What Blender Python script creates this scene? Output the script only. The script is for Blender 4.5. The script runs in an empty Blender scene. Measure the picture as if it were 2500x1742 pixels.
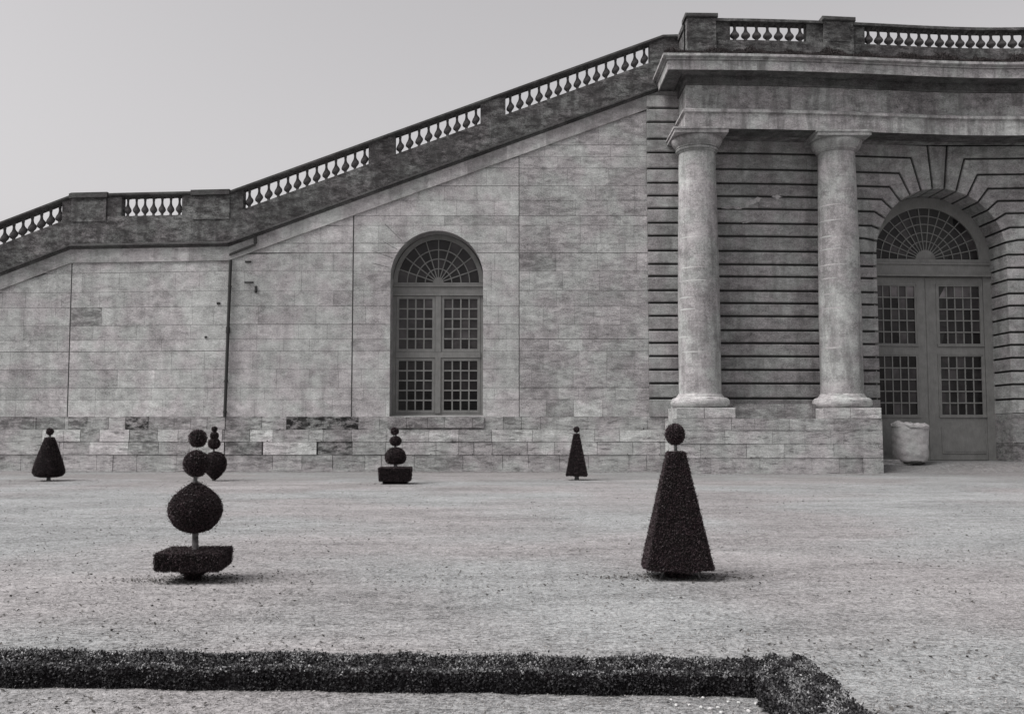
import bpy, math, random
import numpy as np
from math import radians, sin, cos, pi, sqrt, atan2
random.seed(7)
rng = np.random.default_rng(11)
S = bpy.context.scene
COL = S.collection

# ------------------------------------------------------------------ camera
F = 2400.0; H = 1.65
TH = math.atan(172.0/F)
cam_d = bpy.data.cameras.new('camera'); cam = bpy.data.objects.new('camera', cam_d); COL.objects.link(cam)
cam.location = (0, 0, H); cam.rotation_euler = (pi/2+TH, 0, 0)
cam_d.sensor_width = 36; cam_d.lens = 36*F/2500; cam_d.clip_start = .1; cam_d.clip_end = 2000
S.camera = cam
S.render.resolution_x = 1024; S.render.resolution_y = 713

def ray(px, py):
    a = (px-1250)/F; b = (871-py)/F
    return (a, cos(TH)-b*sin(TH), sin(TH)+b*cos(TH))
def P(px, py, Y):                    # survey point -> (X, Z) on the vertical plane at distance Y
    r = ray(px, py); t = Y/r[1]
    return (r[0]*t, H+r[2]*t)
def X_(px, py, Y): return P(px, py, Y)[0]
def Z_(px, py, Y): return P(px, py, Y)[1]
def G(px, py, z=0.0):                # point on level z
    r = ray(px, py); t = (z-H)/r[2]
    return (r[0]*t, r[1]*t)

# ------------------------------------------------------------------ mesh builder
class MB:
    def __init__(s): s.v = []; s.f = []; s.t = []; s.m = []; s.sm = []
    def vert(s, x, y, z): s.v.append((x, y, z)); return len(s.v)-1
    def face(s, pts, tone=1.0, mi=0, sm=False):
        n = len(s.v); s.v.extend(pts); s.f.append(tuple(range(n, n+len(pts)))); s.t.append(tone); s.m.append(mi); s.sm.append(sm)
    def idx(s, ids, tone=1.0, mi=0, sm=False):
        s.f.append(tuple(ids)); s.t.append(tone); s.m.append(mi); s.sm.append(sm)
    def box(s, x0, x1, y0, y1, z0, z1, tone=1.0, mi=0, ch=0.0):
        if ch <= 0:
            a = [(x0,y0,z0),(x1,y0,z0),(x1,y1,z0),(x0,y1,z0),(x0,y0,z1),(x1,y0,z1),(x1,y1,z1),(x0,y1,z1)]
            n = len(s.v); s.v.extend(a)
            for q in ((0,1,5,4),(1,2,6,5),(2,3,7,6),(3,0,4,7),(4,5,6,7),(3,2,1,0)):
                s.idx([n+i for i in q], tone, mi)
        else:                         # box with chamfered front edges
            a = [(x0,y0+ch,z0),(x1,y0+ch,z0),(x1,y1,z0),(x0,y1,z0),(x0,y0+ch,z1),(x1,y0+ch,z1),(x1,y1,z1),(x0,y1,z1),
                 (x0+ch,y0,z0+ch),(x1-ch,y0,z0+ch),(x1-ch,y0,z1-ch),(x0+ch,y0,z1-ch)]
            n = len(s.v); s.v.extend(a)
            for q in ((8,9,10,11),(0,1,9,8),(1,5,10,9),(5,4,11,10),(4,0,8,11),(1,2,6,5),(2,3,7,6),(3,0,4,7),(4,5,6,7),(3,2,1,0)):
                s.idx([n+i for i in q], tone, mi)
    def prism(s, poly, y0, y1, tone=1.0, mi=0, ch=0.0):   # poly in (x,z), counter-clockwise seen from -y
        n = len(s.v); k = len(poly)
        if ch > 0:
            cx = sum(p[0] for p in poly)/k; cz = sum(p[1] for p in poly)/k
            inner = []
            for i in range(k):
                a = poly[i-1]; b = poly[i]; c = poly[(i+1) % k]
                d1 = (b[0]-a[0], b[1]-a[1]); d2 = (c[0]-b[0], c[1]-b[1])
                l1 = math.hypot(*d1) or 1; l2 = math.hypot(*d2) or 1
                nx = -(d1[1]/l1) - (d2[1]/l2); nz = d1[0]/l1 + d2[0]/l2
                l = math.hypot(nx, nz) or 1
                inner.append((b[0]+nx/l*ch, b[1]+nz/l*ch))
            s.v.extend([(p[0], y0, p[1]) for p in inner]); s.v.extend([(p[0], y0+ch, p[1]) for p in poly]); s.v.extend([(p[0], y1, p[1]) for p in poly])
            s.idx(range(n, n+k), tone, mi)
            for i in range(k):
                j = (i+1) % k
                s.idx([n+k+i, n+k+j, n+j, n+i], tone, mi); s.idx([n+2*k+i, n+2*k+j, n+k+j, n+k+i], tone, mi)
        else:
            s.v.extend([(p[0], y0, p[1]) for p in poly]); s.v.extend([(p[0], y1, p[1]) for p in poly])
            s.idx(range(n, n+k), tone, mi)
            for i in range(k):
                j = (i+1) % k
                s.idx([n+k+i, n+k+j, n+j, n+i], tone, mi)
            s.idx([n+2*k-1-i for i in range(k)], tone, mi)
    def lathe(s, prof, cx, cy, seg=24, tone=1.0, mi=0, shear=0.0, sm=True, sq=None):
        n = len(s.v)
        for r, z in prof:
            for i in range(seg):
                a = 2*pi*i/seg; x = r*cos(a); y = r*sin(a)
                s.v.append((cx+x, cy+y, z+shear*x))
        for j in range(len(prof)-1):
            for i in range(seg):
                k = (i+1) % seg
                s.idx([n+j*seg+i, n+j*seg+k, n+(j+1)*seg+k, n+(j+1)*seg+i], tone, mi, sm)
        for j, rev_ in ((0, 1), (len(prof)-1, 0)):
            pts = [s.v[n+j*seg+i] for i in range(seg)]
            s.face(pts[::-1] if rev_ else pts, tone, mi)
    def warp(s, fn): s.v = [fn(*p) for p in s.v]
    def build(s, name, mats, parent=None, loc=None):
        me = bpy.data.meshes.new(name); me.from_pydata(s.v, [], s.f); me.validate(verbose=False)
        if not isinstance(mats, (list, tuple)): mats = [mats]
        for m in mats: me.materials.append(m)
        if len(me.polygons) == len(s.f):
            me.polygons.foreach_set('material_index', s.m); me.polygons.foreach_set('use_smooth', s.sm)
            at = me.attributes.new('tone', 'FLOAT', 'FACE'); at.data.foreach_set('value', s.t)
        me.update()
        if any(s.sm): me.set_sharp_from_angle(angle=radians(38))
        return link(name, me, parent, loc)

def link(name, me, parent=None, loc=None):
    o = bpy.data.objects.new(name, me); COL.objects.link(o)
    if parent is not None:
        o.parent = parent
        base = wloc(parent)
        if loc is None: o.location = (-base[0], -base[1], -base[2])   # mesh in world coordinates
        else: o.location = (loc[0]-base[0], loc[1]-base[1], loc[2]-base[2])
    elif loc is not None: o.location = loc
    return o
def wloc(o):
    x, y, z = o.location
    if o.parent:
        a = wloc(o.parent); x += a[0]; y += a[1]; z += a[2]
    return (x, y, z)
def tag(o, label=None, cat=None, group=None, kind=None):
    if label: o['label'] = label
    if cat: o['category'] = cat
    if group: o['group'] = group
    if kind: o['kind'] = kind
    return o
def empty(name, loc, parent=None):
    o = bpy.data.objects.new(name, None); COL.objects.link(o); o.empty_display_size = .3
    if parent is not None:
        o.parent = parent; b = wloc(parent); o.location = (loc[0]-b[0], loc[1]-b[1], loc[2]-b[2])
    else: o.location = loc
    return o

# ------------------------------------------------------------------ materials
def newmat(name):
    m = bpy.data.materials.new(name); m.use_nodes = True
    nt = m.node_tree; nt.nodes.clear()
    out = nt.nodes.new('ShaderNodeOutputMaterial'); bs = nt.nodes.new('ShaderNodeBsdfPrincipled')
    nt.links.new(bs.outputs[0], out.inputs[0])
    return m, nt, bs
class NT:
    def __init__(s, nt): s.nt = nt
    def n(s, t, **k):
        o = s.nt.nodes.new(t)
        for a, b in k.items(): setattr(o, a, b)
        return o
    def l(s, a, b): s.nt.links.new(a, b)
    def coord(s, scale=(1,1,1), loc=(0,0,0)):
        c = s.n('ShaderNodeTexCoord'); m = s.n('ShaderNodeMapping')
        m.inputs['Scale'].default_value = scale; m.inputs['Location'].default_value = loc
        s.l(c.outputs['Object'], m.inputs[0]); return m.outputs[0]
    def noise(s, vec, scale, detail=5, rough=.55, dist=0):
        o = s.n('ShaderNodeTexNoise'); o.inputs['Scale'].default_value = scale; o.inputs['Detail'].default_value = detail
        o.inputs['Roughness'].default_value = rough; o.inputs['Distortion'].default_value = dist
        s.l(vec, o.inputs['Vector']); return o.outputs['Fac']
    def mr(s, v, a, b, c, d):
        o = s.n('ShaderNodeMapRange'); o.clamp = True
        for i, x in zip((1,2,3,4), (a,b,c,d)): o.inputs[i].default_value = x
        s.l(v, o.inputs[0]); return o.outputs[0]
    def math(s, op, a, b):
        o = s.n('ShaderNodeMath', operation=op)
        for i, x in enumerate((a, b)):
            if isinstance(x, (int, float)): o.inputs[i].default_value = x
            else: s.l(x, o.inputs[i])
        return o.outputs[0]
    def mix(s, f, a, b, mode='MIX'):
        o = s.n('ShaderNodeMix', data_type='RGBA', blend_type=mode); o.clamp_factor = True
        for i, x in ((0, f), (6, a), (7, b)):
            if isinstance(x, (int, float)): o.inputs[i].default_value = x
            elif isinstance(x, tuple): o.inputs[i].default_value = (*x, 1)
            else: s.l(x, o.inputs[i])
        return o.outputs[2]
    def scale(s, col, v):
        o = s.n('ShaderNodeVectorMath', operation='SCALE'); s.l(col, o.inputs[0])
        if isinstance(v, (int, float)): o.inputs[3].default_value = v
        else: s.l(v, o.inputs[3])
        return o.outputs[0]
    def bump(s, h, strength, dist, bs):
        o = s.n('ShaderNodeBump'); o.inputs['Strength'].default_value = strength; o.inputs['Distance'].default_value = dist
        s.l(h, o.inputs['Height']); s.l(o.outputs[0], bs.inputs['Normal']); return o

def stone(name, base, var=.35, stain=0.0, stain_col=.05, streak=0.0, bump=.5, hue=1.0, stain_scale=1.2, lo=.52, hi=.62, seed=0.0, aniso=(1,1,2.0)):
    m, nt, bs = newmat(name); t = NT(nt)
    c1 = t.coord(loc=(seed, seed*2, 0)); c2 = t.coord(scale=aniso, loc=(3+seed, 0, 7)); c3 = t.coord(scale=(1,1,.16), loc=(seed, 5, 1))
    big = t.noise(c1, .45, 4, .6); mid = t.noise(c2, 1.9, 8, .68, .4); fine = t.noise(c2, 13, 6, .72)
    grain = t.noise(c1, 30, 3, .7)
    v = t.math('ADD', t.mr(big, .35, .65, -var*.35, var*.35), t.mr(mid, .32, .68, -var*.75, var*.75))
    v = t.math('ADD', v, t.mr(fine, .36, .64, -var*.55, var*.55)); v = t.math('ADD', v, t.mr(grain, .36, .64, -var*.5, var*.5))
    v = t.math('ADD', v, 1.0)
    at = t.n('ShaderNodeAttribute', attribute_name='tone')
    rag = t.noise(t.coord(scale=(1,1,2.2), loc=(seed+4, 1, 2)), 2.6, 9, .72)
    dv = t.math('MULTIPLY', t.math('SUBTRACT', 1.0, at.outputs['Fac']), t.mr(rag, .42, .57, .35, 1.22))
    v = t.math('MULTIPLY', v, t.math('MAXIMUM', t.math('SUBTRACT', 1.0, dv), .05))
    h1 = t.noise(c1, .9, 3, .5)
    hc = t.mix(t.mr(h1, .42, .58, 0, 1), (base*(1+.032*hue), base*(1-.008*hue), base*(1+.002*hue)), (base*(1-.008*hue), base*(1+.012*hue), base*(1-.008*hue)))
    col = t.scale(hc, v)
    if stain > 0:
        sn = t.noise(c2, stain_scale, 10, .76, .15)
        f = t.math('MULTIPLY', t.mr(sn, lo, hi, 0, 1), stain)
        col = t.mix(f, col, (stain_col*1.04, stain_col*.98, stain_col))
    if streak > 0:
        sn = t.noise(c3, 2.6, 7, .65)
        f = t.math('MULTIPLY', t.mr(sn, .47, .64, 0, 1), streak)
        col = t.mix(f, col, (base*.32, base*.31, base*.31))
    t.l(col, bs.inputs['Base Color']); bs.inputs['Roughness'].default_value = .95; bs.inputs['Specular IOR Level'].default_value = .15
    hh = t.math('ADD', t.math('MULTIPLY', mid, .9), t.math('MULTIPLY', fine, .8)); hh = t.math('ADD', hh, t.math('MULTIPLY', grain, .35))
    t.bump(hh, bump, .03, bs)
    return m

M = {}
M['wall'] = stone('ashlar_limestone', .40, .40, .42, .13, .25, .7, stain_scale=1.1, lo=.54, hi=.72)
M['wall_rough'] = stone('weathered_limestone', .375, .5, .5, .10, .25, 1.0, stain_scale=2.0, lo=.52, hi=.66, seed=9, aniso=(1,1,2.7))
M['parapet'] = stone('sooty_parapet_stone', .155, .65, .92, .032, .7, 1.0, stain_scale=2.3, lo=.43, hi=.60, seed=4, aniso=(1,1,2.2))
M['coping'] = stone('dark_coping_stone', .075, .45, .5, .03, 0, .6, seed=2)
M['band'] = stone('pale_band_stone', .35, .32, .35, .10, .35, .4, seed=5, stain_scale=1.5)
M['plinth'] = stone('plinth_limestone', .43, .45, .75, .07, .3, 1.0, stain_scale=1.7, lo=.53, hi=.64, seed=6, aniso=(1,1,4.5))
M['rustic'] = stone('rusticated_limestone', .275, .42, .5, .085, .4, .5, stain_scale=1.2, lo=.54, hi=.7, seed=12)
M['shaft'] = stone('column_limestone', .33, .38, .42, .11, .5, .5, stain_scale=1.3, seed=15, aniso=(1,1,1.3))
M['frieze'] = stone('frieze_stone', .26, .5, .55, .08, .6, .6, stain_scale=1.6, seed=18)
M['bed'] = stone('shaded_and_blackened_stone', .10, .5, .6, .05, .4, .6, seed=19)  # paints shade into soffits and bed moulding; the weathering is blackened stone
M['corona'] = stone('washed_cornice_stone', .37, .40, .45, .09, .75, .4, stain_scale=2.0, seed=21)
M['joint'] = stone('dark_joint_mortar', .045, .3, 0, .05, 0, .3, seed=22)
M['mortar'] = stone('wall_mortar', .085, .5, .4, .04, 0, .3, seed=23)
M['baluster'] = stone('sooty_baluster_stone', .085, .4, .4, .035, 0, .4, seed=24, stain_scale=3)
M['reveal'] = stone('grey_reveal_stone', .32, .3, .3, .09, .3, .3, seed=25)
M['chipm'] = stone('pale_pointing', .42, .3, .3, .2, 0, .3, seed=33)
M['pebble'] = stone('white_pebble', .52, .2, 0, .1, 0, .3, seed=26)

def paint(name, base, rough=.6):
    m, nt, bs = newmat(name); t = NT(nt)
    c = t.coord(); n = t.noise(c, 3, 6, .6); n2 = t.noise(t.coord(scale=(6,6,.7)), 6, 4, .6)
    v = t.math('ADD', t.mr(n, .3, .7, .82, 1.12), t.mr(n2, .35, .7, .06, -.14))
    cc = t.mix(0.0, (base*1.0, base*1.0, base*.97), (base, base, base)); t.l(t.scale(cc, v), bs.inputs['Base Color'])
    bs.inputs['Roughness'].default_value = rough; bs.inputs['Specular IOR Level'].default_value = .3
    t.bump(n2, .15, .01, bs)
    return m
M['paint'] = paint('grey_joinery_paint', .20)
M['paint_door'] = paint('grey_door_paint', .19)
M['iron'] = paint('dark_iron', .03, .5)
def glassm(name, base, tint=1.0):
    m, nt, bs = newmat(name); t = NT(nt)
    at = t.n('ShaderNodeAttribute', attribute_name='tone')
    n = t.noise(t.coord(), 2.2, 3, .5)
    v = t.math('MULTIPLY', at.outputs['Fac'], t.mr(n, .3, .7, .6, 1.4))
    cc = t.mix(0.0, (base*1.05, base*.97, base), (0,0,0)); t.l(t.scale(cc, v), bs.inputs['Base Color'])
    bs.inputs['Roughness'].default_value = .12; bs.inputs['Specular IOR Level'].default_value = .22
    t.bump(t.noise(t.coord(), 5, 2, .5), .25, .02, bs)
    return m
M['glass'] = glassm('old_window_glass', .017)

def gravel():
    m, nt, bs = newmat('pale_gravel'); t = NT(nt)
    c = t.coord(); g1 = t.noise(c, 95, 3, .7); g2 = t.noise(c, 26, 6, .75); g3 = t.noise(c, 5.5, 6, .65, .5); g4 = t.noise(c, .32, 4, .55)
    cs = t.coord(scale=(.35, 1, 1)); st = t.noise(cs, .9, 6, .7, .6)
    v = t.math('ADD', t.mr(g1, .36, .64, -.35, .35), t.mr(g2, .36, .64, -.38, .38)); v = t.math('ADD', v, t.mr(g3, .35, .65, -.22, .22)); v = t.math('ADD', v, t.mr(t.noise(c, 13, 4, .8), .38, .62, -.22, .22))
    v = t.math('ADD', v, t.mr(g4, .3, .7, -.12, .12)); v = t.math('ADD', v, t.mr(st, .38, .62, -.15, .15)); v = t.math('ADD', v, 1.0)
    b = .262
    h = t.noise(c, .16, 2, .5)
    cc = t.mix(t.mr(h, .44, .56, 0, 1), (b*1.025, b*.985, b*.99), (b*.985, b*1.005, b*1.01))
    col = t.scale(cc, v)
    # clumps of damp dirt and old leaf mould
    d = t.noise(t.coord(scale=(.6,1,1), loc=(4,2,0)), 8.5, 7, .7, .2)
    area = t.noise(c, .5, 3, .5)
    f = t.math('MULTIPLY', t.mr(d, .60, .68, 0, .8), t.mr(area, .4, .6, .15, 1))
    col = t.mix(f, col, (.12, .115, .11))
    sx = t.n('ShaderNodeSeparateXYZ'); tc = t.n('ShaderNodeTexCoord'); t.l(tc.outputs['Object'], sx.inputs[0])
    yn = t.math('ADD', sx.outputs['Y'], t.mr(t.noise(c, .35, 5, .6), .3, .7, -5, 5))
    f2 = t.math('MULTIPLY', t.mr(yn, 27, 33, 0, 1), .42)
    col = t.mix(f2, col, (.15, .146, .142))
    t.l(col, bs.inputs['Base Color']); bs.inputs['Roughness'].default_value = 1; bs.inputs['Specular IOR Level'].default_value = .1
    hh = t.math('ADD', t.math('MULTIPLY', g1, .5), g2); hh = t.math('ADD', hh, t.math('MULTIPLY', g3, 1.2)); hh = t.math('ADD', hh, t.math('MULTIPLY', d, .8))
    t.bump(hh, .6, .03, bs)
    return m
M['gravel'] = gravel()
def foliage(name, a, b, rough=.55, spec=.35):
    m, nt, bs = newmat(name); t = NT(nt)
    at = t.n('ShaderNodeAttribute', attribute_name='tone')
    n = t.noise(t.coord(), 9, 4, .6)
    cc = t.mix(t.mr(n, .35, .65, 0, 1), a, b); t.l(t.scale(cc, at.outputs['Fac']), bs.inputs['Base Color'])
    bs.inputs['Roughness'].default_value = rough; bs.inputs['Specular IOR Level'].default_value = spec
    return m
M['yew'] = foliage('clipped_yew', (.040, .024, .028), (.028, .020, .021))
M['yew_core'] = foliage('yew_shade', (.012, .010, .011), (.010, .009, .009), .9, .05)
M['box'] = foliage('box_hedge', (.034, .033, .035), (.021, .020, .022), .55, .3)
M['box_core'] = foliage('hedge_twigs', (.016, .014, .015), (.012, .011, .012), .9, .05)
M['moss'] = foliage('dry_moss', (.060, .052, .052), (.030, .027, .027), .9, .1)
M['litter'] = foliage('leaf_and_shade_crumb', (.10, .095, .09), (.05, .047, .045), .9, .1)
M['chip'] = foliage('gravel_chip', (.36, .345, .34), (.20, .195, .19), .95, .1)
M['bark'] = stone('yew_bark', .16, .5, .4, .05, 0, .8, seed=30, stain_scale=8)

# ------------------------------------------------------------------ leaf scatter
def tri_sample(V, Fc, n):
    V = np.array(V, float); T = []
    for f in Fc:
        for i in range(1, len(f)-1): T.append((f[0], f[i], f[i+1]))
    T = np.array(T); A = V[T[:,0]]; B = V[T[:,1]]; C = V[T[:,2]]
    N = np.cross(B-A, C-A); ar = np.linalg.norm(N, axis=1); N /= np.maximum(ar, 1e-12)[:,None]
    k = rng.choice(len(T), n, p=ar/ar.sum())
    r1 = np.sqrt(rng.random(n)); r2 = rng.random(n)
    p = A[k]*(1-r1)[:,None] + B[k]*(r1*(1-r2))[:,None] + C[k]*(r1*r2)[:,None]
    return p, N[k]
def leaf_arrays(p, N, size, out=.8, lift=0.02, flat=False, asp=.45, tv=.45):
    n = len(p)
    d = rng.normal(size=(n,3)); d /= np.linalg.norm(d, axis=1)[:,None]
    a = d + N*out; a /= np.linalg.norm(a, axis=1)[:,None]
    b = np.cross(a, rng.normal(size=(n,3))); b /= np.maximum(np.linalg.norm(b, axis=1), 1e-6)[:,None]
    sz = size*(.6+.8*rng.random(n))
    c = p + N*(rng.random(n)*lift - lift*.25 + (rng.random(n) < .04)*rng.random(n)*lift*1.6)[:,None]
    A = a*(sz*.5)[:,None]; B = b*(sz*.5*asp)[:,None]
    v = np.stack([c-A, c+B, c+A, c-B], 1).reshape(-1,3)
    f = np.arange(4*n).reshape(-1,4)
    t = (1-tv) + 2*tv*rng.random(n)
    return v, f, t
def join_mesh(name, mats, mb=None, leaves=()):
    vs = []; fs = []; ts = []; ms = []; sm = []; off = 0
    if mb is not None:
        vs.append(np.array(mb.v, float)); off = len(mb.v)
    loops = []; starts = []; tot = []
    if mb is not None:
        for f in mb.f: loops.extend(f); tot.append(len(f))
        ts.extend(mb.t); ms.extend(mb.m); sm.extend(mb.sm)
    loops = [np.array(loops, int)]; tot = [np.array(tot, int)]
    T = [np.array(ts, float)]; MI = [np.array(ms, int)]; SM = [np.array(sm, bool)]
    for (v, f, t, mi) in leaves:
        vs.append(v); loops.append((f+off).reshape(-1)); tot.append(np.full(len(f), f.shape[1])); T.append(t)
        MI.append(np.full(len(f), mi)); SM.append(np.zeros(len(f), bool)); off += len(v)
    V = np.concatenate(vs); L = np.concatenate(loops); K = np.concatenate(tot); st = np.concatenate([[0], np.cumsum(K)[:-1]])
    me = bpy.data.meshes.new(name)
    me.vertices.add(len(V)); me.vertices.foreach_set('co', V.astype(np.float32).reshape(-1))
    me.loops.add(len(L)); me.loops.foreach_set('vertex_index', L.astype(np.int32))
    me.polygons.add(len(K)); me.polygons.foreach_set('loop_start', st.astype(np.int32)); me.polygons.foreach_set('loop_total', K.astype(np.int32))
    for m in mats: me.materials.append(m)
    me.polygons.foreach_set('material_index', np.concatenate(MI).astype(np.int32))
    me.polygons.foreach_set('use_smooth', np.concatenate(SM))
    at = me.attributes.new('tone', 'FLOAT', 'FACE'); at.data.foreach_set('value', np.concatenate(T).astype(np.float32))
    me.update(calc_edges=True); me.validate()
    return me

# ================================================================== SETTING
mb = MB(); mb.face([(-300,-200,0),(300,-200,0),(300,400,0),(-300,400,0)])
tag(mb.build('gravel_ground', M['gravel']), kind='structure')

# ================================================================== STAIR WALL (left)
YW = 37.3                     # wall face
XA = X_(168, 800, YW+.6); XB = X_(556, 800, YW); XE = X_(1660, 110, YW)
XL = XA-16
zB = Z_(560, 463, YW-.1); zE = Z_(1612, 85, YW-.1)
SL = (zE-zB)/(X_(1612, 85, YW-.1)-X_(560, 463, YW-.1))
XTOP = X_(1619, 85, YW-.1)
def top(x):                   # top of the coping
    if x >= XTOP: return zB+(XTOP-XB)*SL+.02
    if x >= XB: return zB+(x-XB)*SL
    if x >= XA: return zB
    return zB+(x-XA)*.385
def cl(x):                    # plan line of the wall: the landing turns back a little
    if x >= XB: return 0.0
    if x >= XA: return .6*(XB-x)/(XB-XA)
    return .6+.015*(XA-x)
def sweep(mb, x0, x1, prof, tone=1.0, mi=0, tones=None, step=None, base=None, knots=()):
    """prof = closed list of (dy, drop) below top(x); swept from x0 to x1"""
    base = base or top
    xs = [x0]+[k for k in sorted(set([XA, XB, XTOP]+list(knots))) if x0+1e-4 < k < x1-1e-4]+[x1]
    if step:
        out = [xs[0]]
        for a, b in zip(xs, xs[1:]):
            m = max(1, round((b-a)/step))
            out += [a+(b-a)*i/m for i in range(1, m+1)]
        xs = out
    n = len(mb.v); k = len(prof)
    for x in xs:
        for dy, dz in prof: mb.v.append((x, YW+cl(x)+dy, base(x)-dz))
    for j in range(len(xs)-1):
        tt = tone*(random.uniform(.72, 1.25) if tones else 1)
        for i in range(k):
            q = (i+1) % k
            mb.idx([n+j*k+i, n+j*k+q, n+(j+1)*k+q, n+(j+1)*k+i], tt, mi)
    mb.idx([n+i for i in range(k)][::-1], tone, mi); mb.idx([n+(len(xs)-1)*k+i for i in range(k)], tone, mi)
def rect(y0, y1, d0, d1): return [(y0, d1), (y1, d1), (y1, d0), (y0, d0)]

wall = empty('stair_wall', (X_(900,1150,YW), YW, 0))
tag(wall, 'long pale limestone wall rising with the stair, arched window in its middle and balustrade on top', 'wall')

# window opening
WXc = (X_(952,850,YW)+X_(1179,850,YW))/2; WR = (X_(1179,850,YW)-X_(952,850,YW))/2
WZ0 = Z_(1066, 1016, YW); WZT = Z_(1066, 563, YW); WZS = WZT-WR
def arch_top(x, cx, r, zs):
    d = abs(x-cx)
    return zs+sqrt(max(0, r*r-d*d)) if d < r else None

def blocks(mb, x0, x1, zs, topf, Y0, cf, hole=None, force=(), wmin=.8, wmax=2.3, gap=.006, knots=(), tmin=.9, tmax=1.08, special=None, seed=1):
    R = random.Random(seed)
    for ci in range(len(zs)-1):
        z0, z1 = zs[ci]+R.choice([.004,.006,.009,.015]), zs[ci+1]-.004
        xs = [x0]; x = x0-R.uniform(0, .8)
        while x < x1:
            x += R.uniform(wmin, wmax)
            if x0+.3 < x < x1-.3: xs.append(x)
        xs.append(x1)
        for f in force:
            xs = [q for q in xs if abs(q-f) > .3 or q in (x0, x1)]+[f]
        xs = sorted(set(xs))
        ct = R.uniform(.95, 1.05)
        for a, b in zip(xs, xs[1:]):
            ga = (.024 if a in force else gap*.6); gb = (.024 if b in force else gap*.6)
            A, B = a+ga, b-gb
            tone = R.uniform(tmin, tmax)*ct
            q = R.random()
            if q < .03: tone *= .72
            elif q > .95: tone *= 1.14
            if special: tone *= special((a+b)/2, (z0+z1)/2, R)
            ks = [A]+[k for k in knots if A < k < B]+[B]
            if hole:
                hc, hr, hz0, hzs = hole
                if B > hc-hr and A < hc+hr:
                    e = [hc-hr+2*hr*(1-cos(pi*i/40))/2 for i in range(41)]
                    ks = sorted(set(ks+[k for k in e if A < k < B]))
            for p, r in zip(ks, ks[1:]):
                segs = [((z0, z0), (min(z1, topf(p)), min(z1, topf(r))))]
                if hole:
                    m = (p+r)/2
                    if abs(m-hc) < hr:
                        tp = arch_top(p, hc, hr, hzs) or hzs; tr = arch_top(r, hc, hr, hzs) or hzs
                        (u0, u1), (w0, w1) = segs[0]; segs = []
                        if z0 < hz0: segs.append(((z0, z0), (min(w0, hz0), min(w1, hz0))))
                        if w0 > tp or w1 > tr: segs.append(((max(z0, min(tp, w0)), max(z0, min(tr, w1))), (w0, w1)))
                for (l0, l1), (h0, h1) in segs:
                    if h0-l0 < .004 and h1-l1 < .004: continue
                    h0 = max(h0, l0); h1 = max(h1, l1)
                    mb.face([(p, Y0+cf(p), l0), (r, Y0+cf(r), l1), (r, Y0+cf(r), h1), (p, Y0+cf(p), h0)], tone)
BAND1 = 174*.0157
wtop = lambda x: top(x)-BAND1+.05
zpl = Z_(800, 1017, YW)
zs = [zpl]; R0 = random.Random(3)
zs.append(Z_(800, 975, YW))
while zs[-1] < 17: zs.append(zs[-1]+R0.choice([.37,.45,.56,.6,.7,.75]))
XRU = X_(1583, 650, 37.15)
f862 = X_(861, 750, YW); f1268 = X_(1268, 750, YW)
wl, wr = WXc-WR-.85, WXc+WR+.85
def pal(x, z, R):
    t = 1.0
    if z < Z_(800, 975, YW): t *= 1.18           # the bottom course is cleaner stone
    for a, b, c in DARK:
        if abs(x-a) < .7 and abs(z-b) < .34: t *= c
    return t
DARK = [(935,665,.75),(1215,530,.78),(1331,630,.6),(740,775,.88),(1410,850,1.25),(215,760,.75),(60,800,.85),(900,850,1.12),(1040,560,.85)]
DARK = [(*P(a, b, YW), c) for a, b, c in DARK]
mb = MB()
blocks(mb, XL, XB, zs, wtop, YW, cl, knots=(XA,), force=(XA+.05,), seed=5, special=pal)
blocks(mb, XB, f1268, zs, wtop, YW, cl, hole=(WXc, WR, WZ0, WZS), force=(f862, f1268), seed=8, special=pal)
w_o = mb.build('wall', M['wall'], wall)
mb = MB()
blocks(mb, f1268, XRU, zs, wtop, YW, cl, seed=12, special=pal, wmin=.7, wmax=1.7, tmin=.82, tmax=1.1)
mb.build('wall', M['wall_rough'], wall)
# solid wall body behind the facing: mortar colour shows in the joints
mb = MB()
xs = [XL, XA, XB]+sorted([WXc-WR-.012+(2*WR+.024)*(1-cos(pi*i/48))/2 for i in range(49)])+[XE+.3]
for a, b in zip(xs, xs[1:]):
    m = (a+b)/2; Ya, Yb = YW+.012+cl(a), YW+.012+cl(b)
    segs = [(0, 0, wtop(a), wtop(b))]
    if abs(m-WXc) < WR+.012:
        ta = arch_top(a, WXc, WR+.012, WZS) or WZS; tb = arch_top(b, WXc, WR+.012, WZS) or WZS
        segs = [(0, 0, WZ0-.01, WZ0-.01), (ta, tb, wtop(a), wtop(b))]
    for l0, l1, h0, h1 in segs:
        mb.face([(a,Ya,l0),(b,Yb,l1),(b,Yb,h1),(a,Ya,h0)])
        mb.face([(a,Ya+1.1,l0),(a,Ya+1.1,h0),(b,Yb+1.1,h1),(b,Yb+1.1,l1)])
    mb.face([(a,Ya,wtop(a)),(b,Yb,wtop(b)),(b,Yb+1.1,wtop(b)),(a,Ya+1.1,wtop(a))])
mb.build('wall_core', M['mortar'], wall)
# reveal of the window
mb = MB(); D = .95; pts = [(WXc-WR, WZ0)]+[(WXc-WR*cos(pi*i/40), WZS+WR*sin(pi*i/40)) for i in range(41)]+[(WXc+WR, WZ0)]
for (a, za), (b, zb) in zip(pts, pts[1:]):
    mb.face([(a,YW-.001,za),(a,YW+D,za),(b,YW+D,zb),(b,YW-.001,zb)], 1.0, sm=False)
mb.face([(WXc-WR,YW-.001,WZ0),(WXc+WR,YW-.001,WZ0),(WXc+WR,YW+D,WZ0+.06),(WXc-WR,YW+D,WZ0+.06)])
mb.build('window_reveal', M['reveal'], wall)

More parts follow.
